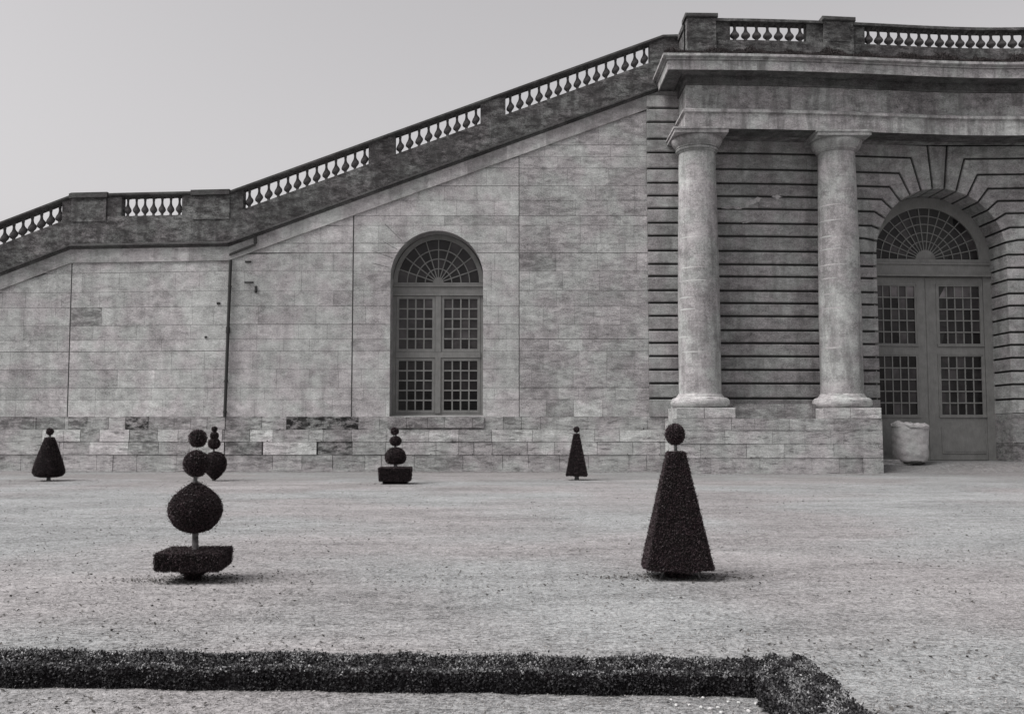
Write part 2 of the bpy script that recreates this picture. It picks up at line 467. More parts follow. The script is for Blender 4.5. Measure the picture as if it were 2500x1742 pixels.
# plinth of the wall : coursed blocks standing 12 cm proud
mb = MB(); R1 = random.Random(21)
pz = [-.05, .3, .62, .98, 1.32, 1.62, zpl]
pz = [-.05, Z_(800,1110,37.1), Z_(800,1078,37.1), Z_(800,1048,37.1), zpl]
for ci in range(len(pz)-1):
    x = XL
    FB = {3: [(70,150,.55),(151,200,.4),(298,356,.2),(552,640,.5),(700,790,.1),(791,875,.15),(985,1172,.5)], 2: [(545,600,.4),(612,668,1.3),(790,860,.6),(1200,1300,1.2)], 1: [(308,385,.5),(552,642,.4),(645,775,1.25),(778,862,.28)], 0: []}[ci]
    FB = [(X_(a,1080,YW), X_(b,1080,YW), c) for a, b, c in FB]
    while x < XE+.2:
        w = R1.uniform(.55, 1.9); x2 = min(x+w, XE+.4); ft = None
        for fa, fb_, fc in FB:
            if abs(x-fa) < .02: x2 = fb_; ft = fc
            elif x < fa < x2: x2 = fa
        for kx in (XA, XB):
            if x < kx < x2: x2 = kx
        if x2-x < .05: x = x2+1e-5; continue
        t = R1.uniform(.72, 1.12)
        if ci == 3: t *= R1.choice([.6, .7, .8, .85, .9])
        elif ci == 2: t *= R1.choice([1, 1, .55, 1.15, 1.25])
        elif ci == 0: t *= .85
        if ft: t = ft
        pr = (.16 if ci < 3 else .11)+R1.uniform(-.012, .012); g = .007
        a, b = x+g, x2-g; ya, yb = YW+cl(a), YW+cl(b); z0, z1 = pz[ci]+g, pz[ci+1]-g*1.4
        jit = [R1.uniform(-.012, .012) for _ in range(4)]
        n = len(mb.v); mb.v.extend([(a,ya-pr,z0+jit[0]*0),(b,yb-pr,z0),(b,yb-pr+.015,z1+jit[2]),(a,ya-pr+.015,z1+jit[3]),(a,ya,z0),(b,yb,z0),(b,yb,z1+.01),(a,ya,z1+.01)])
        for q in ((0,1,2,3),(3,2,6,7),(0,3,7,4),(1,5,6,2),(0,4,5,1)): mb.idx([n+i for i in q], t)
        if ci in (1, 2, 3) and R1.random() < .75:
            xx = x2-R1.uniform(.0, .3); q = R1.uniform(.02, .035); zq = z0+R1.choice([0, .0, .01])
            mb.face([(xx-q, ya-pr-.004, zq), (xx+q, ya-pr-.004, zq), (xx, ya-pr-.004, zq+q*1.7)], .08)
        x = x2
# rebated bed behind joints
for (a, b) in ((XL, XA), (XA, XB), (XB, XE+.4)):
    mb.face([(a, YW+cl(a)-.07, -.05), (b, YW+cl(b)-.07, -.05), (b, YW+cl(b)-.07, zpl-.02), (a, YW+cl(a)-.07, zpl-.02)], .28)
mb.build('plinth', M['plinth'], wall)
# low footing strip, worn
mb = MB()
mb.box(XB, XE+.2, YW-.24, YW-.17, -.05, .09, .8); mb.build('footing', M['plinth'], wall)

# band, ledge, dado, coping
kk = .0157
mb = MB(); sweep(mb, XL, XE, [( -.07, BAND1), (.3, BAND1), (.3, 140*kk), (-.07, 140*kk)], step=1.5, tones=True); mb.build('string_course', M['band'], wall)
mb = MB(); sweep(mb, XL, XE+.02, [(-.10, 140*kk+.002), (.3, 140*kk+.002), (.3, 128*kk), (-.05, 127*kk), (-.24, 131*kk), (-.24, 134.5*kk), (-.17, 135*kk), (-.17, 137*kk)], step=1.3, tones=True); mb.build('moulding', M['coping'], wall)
OB = 59*kk; OT = 10.5*kk
mb = MB(); sweep(mb, XL, XE+.3, rect(-.03, .45, OB, 127*kk-.002), step=1.1, tones=True)
mb.build('parapet_wall', M['parapet'], wall)
mb = MB(); sweep(mb, XL, XE-.02, [(-.13, .12), (-.03, OT), (.40, OT), (.48, .12), (.48, .04), (.4, 0), (-.02, 0), (-.13, .05)], step=1.6, tones=True); mb.build('coping', M['coping'], wall)
# piers between openings
Yc = YW
ops = []
def xo(px, py): return X_(px, py, YW)
ops.append((xo(594,490), xo(900,380), 13))
ops.append((xo(964,355), xo(1173,280), 9))
ops.append((xo(1234,265), xo(1586,135), 15))
xl0, xl1 = X_(297,500,YW+.4), X_(445,500,YW+.2); ops.append((xl0, xl1, 7))
xr1 = X_(153, 500, YW+.62); n_l = 14; ops.append((xr1-.36*n_l, xr1, n_l))
ops.sort()
mb = MB(); edges = [XL]+[q for o in ops for q in o[:2]]+[XE+.02]
for i in range(0, len(edges), 2):
    sweep(mb, edges[i], edges[i+1], rect(-.02, .38, OT-.01, OB+.01), step=.9, tones=True)
# landing piers, proud of the parapet, with their own caps
for a, b in ((X_(176,500,YW+.6), X_(262,500,YW+.5)), (X_(472,500,YW+.15), XB-.01)):
    sweep(mb, a, b, rect(-.07, .42, .18, 1.12), step=None)
mb.build('pier', M['parapet'], wall)
mb = MB()
for a, b in ((X_(172,500,YW+.6), X_(266,500,YW+.5)), (X_(468,500,YW+.15), XB+.0)):
    sweep(mb, a, b, rect(-.17, .66, -.012, .185))
mb.build('pier_cap', M['coping'], wall)

# balusters
bh = OB-OT
def bal_mesh(name, slope, h, w=.36, r=1.0):
    m = MB()
    prof = [(.11,.0),(.11,.05),(.075,.07),(.058,.11),(.062,.16),(.10,.215),(.145,.27),(.168,.33),(.165,.39),(.135,.47),(.088,.55),(.060,.63),(.050,.72),(.048,.82),(.062,.83),(.062,.85),(.052,.87),(.06,.90),(.09,.955),(.105,.97),(.105,1.0)]
    m.lathe([(a*r, b*h) for a, b in prof], 0, 0, 16, shear=slope)
    for z0, z1 in ((-.01, .045*h), (.955*h, h+.01)):
        s_ = .118*r; n = len(m.v)
        for (x, y) in ((-s_,-s_),(s_,-s_),(s_,s_),(-s_,s_)): m.v.append((x, y, z0+slope*x))
        for (x, y) in ((-s_,-s_),(s_,-s_),(s_,s_),(-s_,s_)): m.v.append((x, y, z1+slope*x))
        for q in ((0,1,5,4),(1,2,6,5),(2,3,7,6),(3,0,4,7),(4,5,6,7)): m.idx([n+i for i in q])
    o = m.build(name, M['baluster']); me = o.data; bpy.data.objects.remove(o); return me
meS = bal_mesh('baluster_raking', SL, bh, r=.92); meF = bal_mesh('baluster_level', 0, bh, r=.82); meL = bal_mesh('baluster_raking_low', .385, bh)
for (a, b, n) in ops:
    xm = (a+b)/2; me = meS if xm > XB else (meF if xm > XA else meL)
    for i in range(n):
        x = a+(b-a)*(i+.5)/n
        link('baluster', me, wall, (x, YW+cl(x)+.20, top(x)-OB))

# ---- arched window joinery
def fan(mb, cx, zc, rh, rings, ro, nseg, Y, w=.05, gm=1, frame=.0, seed=0, toneg=1.0):
    R = random.Random(seed)
    def arcbar(r0, r1, y0, y1, a0=0, a1=pi, n=36):
        for i in range(n):
            A = a0+(a1-a0)*i/n; B = a0+(a1-a0)*(i+1)/n
            p = [(cx+r0*cos(A), zc+r0*sin(A)), (cx+r1*cos(A), zc+r1*sin(A)), (cx+r1*cos(B), zc+r1*sin(B)), (cx+r0*cos(B), zc+r0*sin(B))]
            mb.prism(p, y0, y1)
    if frame: arcbar(ro, ro+frame, Y-.06, Y+.08)
    for r in rings: arcbar(r-w/2, r+w/2, Y, Y+.04)
    arcbar(.0, rh, Y-.035, Y+.02, n=24)
    for k in range(1, nseg):
        A = pi*k/nseg; nx, nz = -sin(A)*w/2, cos(A)*w/2
        a = (cx+rh*.9*cos(A), zc+rh*.9*sin(A)); b = (cx+(ro+.01)*cos(A), zc+(ro+.01)*sin(A))
        mb.prism([(a[0]-nx,a[1]-nz),(b[0]-nx,b[1]-nz),(b[0]+nx,b[1]+nz),(a[0]+nx,a[1]+nz)], Y-.004, Y+.036)
    rr = [rh]+list(rings)+[ro+.02]
    for j in range(len(rr)-1):
        for k in range(nseg):
            A, B = pi*k/nseg, pi*(k+1)/nseg; Mx = (A+B)/2
            P4 = [(rr[j], A), (rr[j+1], A), (rr[j+1]*1.0, Mx), (rr[j+1], B), (rr[j], B), (rr[j], Mx)]
            dy = R.uniform(-.006, .006)
            mb.face([(cx+r*cos(q), Y+.03+dy*cos(q), zc+r*sin(q)) for r, q in P4], toneg*R.choice([.5,.8,1,1.3,2.0,2.6]), gm)
def casement(mb, x0, x1, z0, z1, Y, nx, nz, fr=.10, w=.05, gm=1, seed=0, toneg=None, frb=None, fl=None, frt=None):
    frb = fr if frb is None else frb; frt = fr if frt is None else frt; R = random.Random(seed)
    mb.box(x0, x1, Y-.03, Y+.05, z0, z0+frb); mb.box(x0, x1, Y-.03, Y+.05, z1-frt, z1)
    mb.box(x0, x0+fr, Y-.03, Y+.05, z0+frb, z1-frt); mb.box(x1-fr, x1, Y-.03, Y+.05, z0+frb, z1-frt)
    gx0, gx1, gz0, gz1 = x0+fr, x1-fr, z0+frb, z1-frt
    for i in range(1, nx): x = gx0+(gx1-gx0)*i/nx; mb.box(x-w/2, x+w/2, Y-.012, Y+.03, gz0, gz1)
    for i in range(1, nz): z = gz0+(gz1-gz0)*i/nz; mb.box(gx0, gx1, Y-.016, Y+.027, z-w/2, z+w/2)
    for i in range(nx):
        for j in range(nz):
            a = gx0+(gx1-gx0)*i/nx; b = gx0+(gx1-gx0)*(i+1)/nx; c = gz0+(gz1-gz0)*j/nz; d = gz0+(gz1-gz0)*(j+1)/nz
            t1, t2 = R.uniform(-.008, .008), R.uniform(-.008, .008)
            tone = R.choice([.6, 1, 1, 1.4, 1.8])*(toneg(i, j, R) if toneg else 1)
            mb.face([(a, Y+.02+t1, c), (b, Y+.02+t2, c), (b, Y+.02-t1, d), (a, Y+.02-t2, d)], tone, gm)
YN = YW+.86
win = empty('window', (WXc, YN, WZ0), wall)
wx = lambda px, py=850: X_(px, py, YN)
wz = lambda py: Z_(1068, py, YN)
WM = [M['paint'], M['glass']]
fL, fR = WXc-WR+.002, WXc+WR-.002; mid = WXc
mb = MB()     # fixed frame: jambs, transoms, mullion
zt0, zt1 = wz(722), wz(690); zm0, zm1 = wz(873), wz(859)
zsill = WZ0+.05
mb.box(fL, fL+.12, YN-.02, YN+.1, zsill, zt0); mb.box(fR-.12, fR, YN-.02, YN+.1, zsill, zt0)
mb.box(fL+.12, fR-.12, YN-.02, YN+.1, zsill, zsill+.08)
mb.box(fL, fR, YN-.10, YN+.12, zt0, zt0+.07); mb.box(fL, fR, YN-.05, YN+.1, zt0+.07, zt1-.16); mb.box(fL, fR, YN-.12, YN+.1, zt1-.16, zt1-.11); mb.box(fL, fR, YN-.045, YN+.1, zt1-.11, zt1)
mb.box(mid-.11, mid+.11, YN-.07, YN+.1, zsill+.08, zm0); mb.box(mid-.11, mid+.11, YN-.07, YN+.1, zm1, zt0)
mb.box(fL+.12, fR-.12, YN-.06, YN+.1, zm0, zm1)
mb.build('window_frame', M['paint'], win)
def tg_low(i, j, R): return (.12 if j < 2 else .7)
def tg_hi(i, j, R): return 1.7
for (z0, z1, tg, sd) in ((zsill+.09, zm0-.01, tg_low, 1), (zm1+.01, zt0-.01, tg_hi, 5)):
    for (a, b) in ((fL+.13, mid-.12), (mid+.12, fR-.13)):
        mb = MB(); casement(mb, a, b, z0, z1, YN, 4, 5, fr=.11, w=.055, seed=sd+int(b*3), toneg=tg); mb.build('casement', WM, win)
mb = MB(); rf = WR-.01
fan(mb, mid, zt1, .20, [.52, .88, 1.22], rf-.17, 10, YN, w=.038, frame=.17, seed=4)
# legs of the arch frame between springing and transom, plus spandrel backing
mb.box(fL, fL+.16, YN-.055, YN+.08, zt1, max(zt1+.01, WZS)); mb.box(fR-.16, fR, YN-.055, YN+.08, zt1, max(zt1+.01, WZS))
dzf = WZS-zt1
mb2 = MB()
for v in range(len(mb.v)):
    x, y, z = mb.v[v]
mb.v = [(x, y, zt1+(z-zt1)*((WZT-.01-zt1)/rf)) for (x, y, z) in mb.v]
mb.build('fanlight', WM, win)
# stone sill course under the window
mb = MB(); zz0 = Z_(1066, 1047, YW-.16)
R5 = random.Random(4); x = WXc-WR-.05
while x < WXc+WR+.02:
    x2 = min(x+R5.uniform(.6, 1.1), WXc+WR+.05); mb.box(x+.006, x2-.006, YW-.185, YW+.1, zz0+.05, WZ0-.03, R5.uniform(.5, .75)); x = x2
mb.build('sill', M['wall_rough'], wall)
for (xa, ya, xb, yb) in ((940,547,981,587),(936,590,969,608),(909,612,959,630),(909,642,950,653)):
    a = P(xa, ya, YW); b = P(xb, yb, YW); l_ = math.hypot(b[0]-a[0], b[1]-a[1]); nx, nz = -(b[1]-a[1])/l_*.008, (b[0]-a[0])/l_*.008
    if nz < 0: nx, nz = -nx, -nz
    m = MB(); m.prism([(a[0]-nx,a[1]-nz),(b[0]-nx,b[1]-nz),(b[0]+nx,b[1]+nz),(a[0]+nx,a[1]+nz)] if b[0] > a[0] else [(b[0]-nx,b[1]-nz),(a[0]-nx,a[1]-nz),(a[0]+nx,a[1]+nz),(b[0]+nx,b[1]+nz)], YW-.003, YW+.004); m.build('arch_joint', M['mortar'], wall)
# dark putlog holes and iron cramps in the wall
def fitting(px, py, w, h, nm, label):
    x, z = P(px, py, YW); m = MB(); m.box(-w/2, w/2, -.05, .01, -h/2, h/2, ch=.01); m.box(-w*.3, w*.3, -.09, -.05, -h*.35, h*.1)
    o = m.build(nm, M['iron'], None, (x, YW+cl(x), z)); return o
tag(fitting(606, 639, .22, .07, 'wall_bracket', ''), 'small dark iron bracket high on the wall just right of the drainpipe top', 'bracket', 'iron fittings beside the drainpipe')
tag(fitting(608, 689, .34, .05, 'wall_bracket', ''), 'long thin iron strap fixed to the wall right of the drainpipe', 'bracket', 'iron fittings beside the drainpipe')
tag(fitting(625, 706, .09, .26, 'wall_hook', ''), 'dark drop shaped iron hook hanging under the strap on the wall', 'hook', 'iron fittings beside the drainpipe')
tag(fitting(533, 740, .13, .09, 'wall_bracket', ''), 'small square iron stub left of the drainpipe', 'bracket', 'iron fittings beside the drainpipe')
tag(fitting(501, 822, .08, .07, 'wall_bracket', ''), 'tiny dark iron stub low on the wall further left of the drainpipe', 'bracket', 'iron fittings beside the drainpipe')

# drainpipe
xp = X_(553, 830, YW-.1); zp1 = top(XB)-BAND1+.0; zp0 = zpl+.0
pipe = empty('drainpipe', (xp, YW-.12, zp0))
tag(pipe, 'thin black drainpipe running down the wall at the angle of the landing', 'drainpipe')
lean = .10/(zp1-zp0)
m = MB(); m.lathe([(.062, zp0), (.062, zp1)], xp, YW-.12, 14); m.v = [(x+(z-zp0)*lean, y, z) for x, y, z in m.v]; m.build('pipe', M['iron'], pipe)
for py in (806, 930, 700, 1005):
    z = Z_(553, py, YW); m = MB(); r = .085 if py == 806 else .078; hh = .12 if py == 806 else .035
    m.lathe([(r, z-hh), (r, z+hh)], xp+(z-zp0)*lean, YW-.12, 14); m.box(xp+(z-zp0)*lean-.03, xp+(z-zp0)*lean+.03, YW-.06, YW, z-.02, z+.02); m.build('collar', M['iron'], pipe)
# short gutter spout joining the pipe from the right
m = MB(); zq = zp1+.02
a = (X_(562,620,YW), Z_(562,622,YW)); b = (X_(625,600,YW), Z_(625,597,YW)); 
m.prism([(a[0], a[1]-.05), (b[0], b[1]-.05), (b[0], b[1]+.03), (a[0], a[1]+.03)], YW-.13, YW-.06)
m.prism([(b[0]-.06, b[1]+.03), (b[0]+.05, b[1]+.03), (b[0]+.05, b[1]+.36), (b[0]-.06, b[1]+.33)], YW-.14, YW-.05)
m.build('spout', M['iron'], pipe)

# ================================================================== PAVILION (right)
PK = [(-50,0), (6.4,0), (9, .08), (11.4,.25), (13.5,.48), (15.5,.72), (17.2,.88), (18.5,.92), (20,.86), (22,.6), (25,.1), (40,-2)]
_gx = np.arange(0, 32, .5); _raw = np.interp(_gx, [k[0] for k in PK], [k[1] for k in PK])
_sm = np.convolve(np.pad(_raw, 2, mode='edge'), [.1,.2,.4,.2,.1], 'valid')
def cp(x): return float(np.interp(x, _gx, _sm))
KN = [float(q) for q in _gx]
def W(m): m.v = [(x, y+cp(x), z) for x, y, z in m.v]; return m
XR = 25.0
YR = 37.15
pav = empty('orangery_front', (X_(1705,1150,36), 36.0, 0))
tag(pav, 'rusticated stone front with two Tuscan columns, heavy entablature and tall arched doorway', 'building')
zc = lambda py: Z_(1900, py, YR+.22)
gy = [972.5,936,903,870,838,806.6,772.4,740.7,710.5,676,646.6,614,578,546.6,511.5,480.7,449.5,415,376,343,302]
gz = [zc(y) for y in gy]      # ascending
GZ = gz
G_ = .040                     # half groove
ACX = X_(2297, 600, YR+.80); AR = 163/F*(YR+.8+.4); ASZ = gz[11]
AD = 1.55
XAL = ACX-AR-1.0; XAR = ACX+AR+1.0
mb = MB(); R2 = random.Random(31)
def band_run(x0, x1, z0, z1):
    x = x0-R2.uniform(0, .6)
    first = True
    while x < x1-.01:
        w = R2.uniform(.9, 2.2); a = max(x, x0); b = min(x+w, x1)
        if x1-b < .35: b = x1
        t = R2.uniform(.8, 1.12)*(.7 if R2.random() < .05 else 1)
        ks = [a]+[k for k in KN if a+.02 < k < b-.02]+[b]
        for p, q in zip(ks, ks[1:]):
            pr = [(YR+.03, z0), (YR, z0+.03), (YR, z1-.03), (YR+.03, z1)]
            pr = [(YR+.14, z0)]+pr+[(YR+.14, z1)]
            for (ya, za), (yb, zb) in zip(pr, pr[1:]):
                mb.face([(p, ya, za), (q, ya, za), (q, yb, zb), (p, yb, zb)], t)
            if p == x0 or q == x1:
                pass
        for e, s_ in ((x0, 1),):
            if abs(a-e) < 1e-6: mb.face([(e, YR+.12, z0), (e, YR, z0+.02), (e, YR, z1-.02), (e, YR+.12, z1)], t)
        x = b
        if b >= x1: break
zt = [gz[i] for i in range(len(gz))]+[gz[-1]+.55, gz[-1]+1.1]
zlow = Z_(1900, 1018, YR+.2)
rows = [(zlow, gz[0])]+[(zt[i], zt[i+1]) for i in range(len(zt)-1)]
for r, (z0, z1) in enumerate(rows):
    if r <= 19:            # courses with the arch or the jambs between
        band_run(XRU, XAL, z0+G_*(r > 0), z1-G_); band_run(XAR, XR, z0+G_, z1-G_)
    else:
        band_run(XRU, XR, z0+G_, z1-G_)
# stones of the archway
def stonepoly(poly, t, depth=AD): mb.prism(poly, YR, YR+depth, t, ch=.025)
for r in range(0, 12):         # jamb courses below the springing
    z0, z1 = rows[r]
    if r == 0: z0 = .1
    if r == 0: continue
    for sgn in (-1, 1):
        a, b = ACX+sgn*AR, ACX+sgn*(AR+1.0); a, b = min(a, b), max(a, b)
        t = R2.uniform(.85, 1.1); stonepoly([(a, z0+G_), (b, z0+G_), (b, z1-G_), (a, z1-G_)], t)
for sgn in (-1, 1):            # low battered blocks either side of the door
    a, b = ACX+sgn*AR, ACX+sgn*(AR+1.0); a, b = min(a, b), max(a, b)
    stonepoly([(a, gz[0]-.55+.01), (b, gz[0]-.55+.01), (b, gz[0]-G_), (a, gz[0]-G_)], 1.05)
    stonepoly([(a, 1.05), (b, 1.05), (b, gz[0]-.56), (a, gz[0]-.56)], .7)
    stonepoly([(a, .1), (b, .1), (b, 1.04), (a, 1.04)], .5)
NV = 17; da = pi/NV
angs = [pi-da*k for k in range(9)]
kz = [gz[11+k] for k in range(9)]
for k in range(8):
    ha = G_/AR
    a0, a1 = angs[k]-(ha if k else 0), angs[k+1]+ha
    z0 = kz[k]+G_; z1 = kz[k+1]-G_
    def radial(a, z, off):     # point on the joint line at level z
        # joint radial line offset by off perpendicular to itself
        c, s_ = cos(a), sin(a)
        if abs(s_) < 1e-4: return None
        # line: (c r - s*off, s r + c*off)
        r = (z-ASZ-c*off)/s_; return (c*r-s_*off, z)
    arc = [(AR*cos(a0+(a1-a0)*i/5), ASZ+AR*sin(a0+(a1-a0)*i/5)) for i in range(6)]
    lo = [(-(AR+1.0), z0)]
    if k > 0: q = radial(angs[k], z0, -G_); lo.append(q)
    else: arc[0] = (-sqrt(AR*AR-(G_)**2), z0)
    q1 = radial(angs[k+1], z1, G_)
    poly = lo+arc+[q1, (-(AR+1.0), z1)]
    t = R2.uniform(.85, 1.12)
    stonepoly([(ACX+x, z) for x, z in poly], t)
    stonepoly([(ACX-x, z) for x, z in reversed(poly)], t*R2.uniform(.9, 1.1))
ha = G_/AR; a0, a1 = angs[8]-ha, pi-angs[8]+ha
zk = kz[8]-G_
key = [(AR*cos(a0+(a1-a0)*i/4), ASZ+AR*sin(a0+(a1-a0)*i/4)) for i in range(5)]
rt = (zk-ASZ)/sin(pi-angs[8]); key = [(-(rt*cos(pi-angs[8])-G_), zk)]+key+[(rt*cos(pi-angs[8])-G_, zk)]
stonepoly([(ACX+x, z) for x, z in key], 1.0)
W(mb).build('rusticated_wall', M['rustic'], pav)
for k, (pa, pb, pw, ph) in enumerate(((1770,506,60,10),(1822,490,52,20),(1880,478,26,14),(1812,538,44,9),(1858,500,30,10))):
    R9 = random.Random(k); cx_, cz_ = P(pa+20, pb, YR); m = MB(); n_ = 16; w_, h_ = pw*.0077, ph*.0077
    poly = [(cx_+w_*cos(2*pi*i/n_)*R9.uniform(.5, 1.1), cz_+h_*sin(2*pi*i/n_)*R9.uniform(.4, 1.1)+w_*.25*cos(2*pi*i/n_)*(k % 2)) for i in range(n_)]
    m.prism(poly, YR-.004, YR+.03); W(m).build('spalled_patch', M['corona'], pav)
# body behind the grooves
mb = MB(); ro = AR+.11
xs = sorted(set([XRU+.03]+[k for k in KN if XRU+.1 < k < XR]+[XR]+[ACX-ro*cos(pi*i/40) for i in range(41)]))
ztop = rows[-1][1]
for a, b in zip(xs, xs[1:]):
    m_ = (a+b)/2; l0 = l1 = 0
    if abs(m_-ACX) < ro: l0 = arch_top(a, ACX, ro, ASZ) or ASZ; l1 = arch_top(b, ACX, ro, ASZ) or ASZ
    mb.face([(a, YR+.12, l0), (b, YR+.12, l1), (b, YR+.12, ztop), (a, YR+.12, ztop)], 1)
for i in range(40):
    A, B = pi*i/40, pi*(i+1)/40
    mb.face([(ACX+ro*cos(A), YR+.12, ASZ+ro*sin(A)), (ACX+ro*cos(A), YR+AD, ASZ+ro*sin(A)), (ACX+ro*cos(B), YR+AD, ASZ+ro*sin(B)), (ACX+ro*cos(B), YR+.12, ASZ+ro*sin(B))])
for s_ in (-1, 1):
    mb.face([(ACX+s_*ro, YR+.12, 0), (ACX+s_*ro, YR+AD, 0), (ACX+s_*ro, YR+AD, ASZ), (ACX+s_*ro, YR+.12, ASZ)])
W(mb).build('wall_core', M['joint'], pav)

# --- column plinth
Yp = 35.22
def courses(mb, x0, x1, yf, yb, zl, seed, side_left=True, cop=None, tones=None):
    R = random.Random(seed)
    for ci in range(len(zl)-1):
        x = x0
        while x < x1-.01:
            x2 = min(x+R.uniform(.8, 2.2), x1)
            if x1-x2 < .4: x2 = x1
            t = R.uniform(.8, 1.14)*(tones[ci] if tones else 1)*(.75 if R.random() < .1 else 1)
            j = R.uniform(-.01, .01); g = .006
            ks = [x+g*(x > x0)]+[k for k in KN if x+.05 < k < x2-.05]+[x2-g*(x2 < x1)]
            for p, q in zip(ks, ks[1:]):
                z0, z1 = zl[ci]+g, zl[ci+1]-g
                mb.face([(p, yf+j, z0), (q, yf+j, z0), (q, yf+j+.012, z1), (p, yf+j+.012, z1)], t)
                mb.face([(p, yf+j+.012, z1), (q, yf+j+.012, z1), (q, yb, z1), (p, yb, z1)], t)
            if R.random() < .8 and ci:
                xx = x+R.uniform(.1, .5); q_ = R.uniform(.022, .04); mb.face([(xx-q_, yf-.016, zl[ci]), (xx+q_, yf-.016, zl[ci]), (xx, yf-.016, zl[ci]+q_*1.8)], .08)
            if x == x0: mb.face([(x, yb, zl[ci]), (x, yf+j, zl[ci]+g), (x, yf+j+.012, zl[ci+1]-g), (x, yb, zl[ci+1])], t*1.05)
            if x2 == x1: mb.face([(x2, yf+j, zl[ci]+g), (x2, yb, zl[ci]), (x2, yb, zl[ci+1]), (x2, yf+j+.012, zl[ci+1]-g)], t)
            x = x2
PX0 = X_(1644, 1080, Yp); PX1 = X_(2156, 1080, Yp+.45)
yl = [Z_(1800, y, Yp) for y in (1021, 1050, 1083, 1118)]
mb = MB(); courses(mb, PX0, PX1, Yp, YR, [-.05, yl[3], yl[2], yl[1], yl[0]], 41, tones=[.88, .98, 1.02, .92])
mb.box(PX0+.02, PX1-.02, Yp+.03, YR, -.04, yl[0]-.02, .35)
W(mb).build('plinth', M['plinth'], pav)
# recessed course between the pedestals
zped0 = yl[0]+.001; zped1 = Z_(1720, 995, 35.29)
mb = MB(); courses(mb, PX0+.25, PX1-.2, 36.25, YR, [zped0, Z_(1850, 985, 36.3)], 43, tones=[.62]); W(mb).build('plinth_course', M['wall_rough'], pav)
CR = .775
def torus_pts(r0, z0, z1, n=8, bul=.5):
    h = (z1-z0)/2; zc_ = (z0+z1)/2
    return [(r0+h*cos(-pi/2+pi*i/n)*1.0, zc_+h*sin(-pi/2+pi*i/n)) for i in range(n+1)]
def column(cx, cy, seed):
    e = empty('column', (cx, cy, zped0), pav)
    m = MB(); R = random.Random(seed); hw = 1.06
    m.box(cx-hw, cx-.05, cy-hw, cy+.82, zped0, zped1, 1.0, ch=.015); m.box(cx-.04, cx+hw, cy-hw, cy+.82, zped0, zped1, 1.08, ch=.015)
    m.build('pedestal', M['plinth'], e)
    zt1 = Z_(1705, 964, cy); 
    m = MB(); m.lathe([(1.0, zped1+.002)]+torus_pts(.885, zped1+.003, zped1+.40)+[(.87, zped1+.41), (.87, zped1+.44), (.82, zped1+.47), (.79, zped1+.54)], cx, cy, 48); 
    m.build('base', M['corona'] if 0 else M['plinth'], e)
    zb = zped1+.5; zt_ = Z_(1705, 375, cy)
    Ht = zt_-zb; rt_ = .675
    m = MB(); nd = 17; zj = [zb]
    for i in range(nd): zj.append(zj[-1]+R.uniform(.8, 1.2))
    sc = Ht/(zj[-1]-zb); zj = [zb+(z-zb)*sc for z in zj]
    def rad(z):
        u = (z-zb)/Ht; return CR-(CR-rt_)*(max(0, u-.25)/.75)**1.5
    seg = 48
    for j in range(nd):
        t0 = R.uniform(.92, 1.06); sub = 3; z0, z1 = zj[j]+.003*(j > 0), zj[j+1]-.003*(j < nd-1)
        prof = [(rad(z0+(z1-z0)*i/sub), z0+(z1-z0)*i/sub) for i in range(0, sub+1)]
        # pale mortar lips show at some joints on the weather side
        m.lathe(prof, cx, cy, seg, t0)
    m.lathe([(rad(zb)-.012, zb), (rad(zb+Ht*.4)-.012, zb+Ht*.4), (rad(zb+Ht*.7)-.012, zb+Ht*.7), (rt_-.012, zt_)], cx, cy, seg, .4)
    m.build('shaft', M['shaft'], e)
    for j in range(3, nd-3):
        if R.random() < .9:
            m = MB()
            z = zj[j]; r = rad(z)+.003; a0 = R.uniform(pi*1.0, pi*1.12); a1 = a0+R.uniform(.7, 1.7)
            n = 14
            for i in range(n):
                A, B = a0+(a1-a0)*i/n, a0+(a1-a0)*(i+1)/n; w0 = .020*sin(pi*(i+.2)/n)+.006; w1 = .020*sin(pi*(i+1.2)/n)+.004
                m.face([(cx+r*cos(A), cy+r*sin(A), z-w0), (cx+r*cos(B), cy+r*sin(B), z-w1), (cx+r*cos(B), cy+r*sin(B), z+w1), (cx+r*cos(A), cy+r*sin(A), z+w0)])
            m.build('pointing', M['chipm'], e)
    # capital
    zA1 = Z_(1720, 311, 35.45); zA0 = Z_(1720, 324, 35.45)
    m = MB(); zq = zt_
    m.lathe([(rt_-.01, zq-.03), (rt_+.045, zq-.02), (rt_+.045, zq+.03), (rt_+.10, zq+.035), (rt_+.125, zq+.075), (rt_+.10, zq+.115), (rt_, zq+.13), (rt_-.005, zA0-.44), (rt_+.06, zA0-.43), (rt_+.06, zA0-.39), (rt_+.11, zA0-.38), (rt_+.11, zA0-.34), (rt_+.19, zA0-.27), (rt_+.25, zA0-.16), (rt_+.27, zA0-.07), (rt_+.25, zA0-.004)], cx, cy, 48)
    hw = .99
    m.box(cx-hw, cx+hw, cy-hw, cy+.8, zA0, zA1-.07, 1.0); m.box(cx-hw-.045, cx+hw+.045, cy-hw-.045, cy+.8, zA1-.07, zA1-.001, 1.05)
    m.build('capital', M['shaft'], e)
    return e
C1X = X_(1705, 650, 36.35); C2X = X_(2049, 650, 36.35+cp(12))
column(C1X, 36.35, 3); column(C2X, 36.35+cp(C2X), 6)

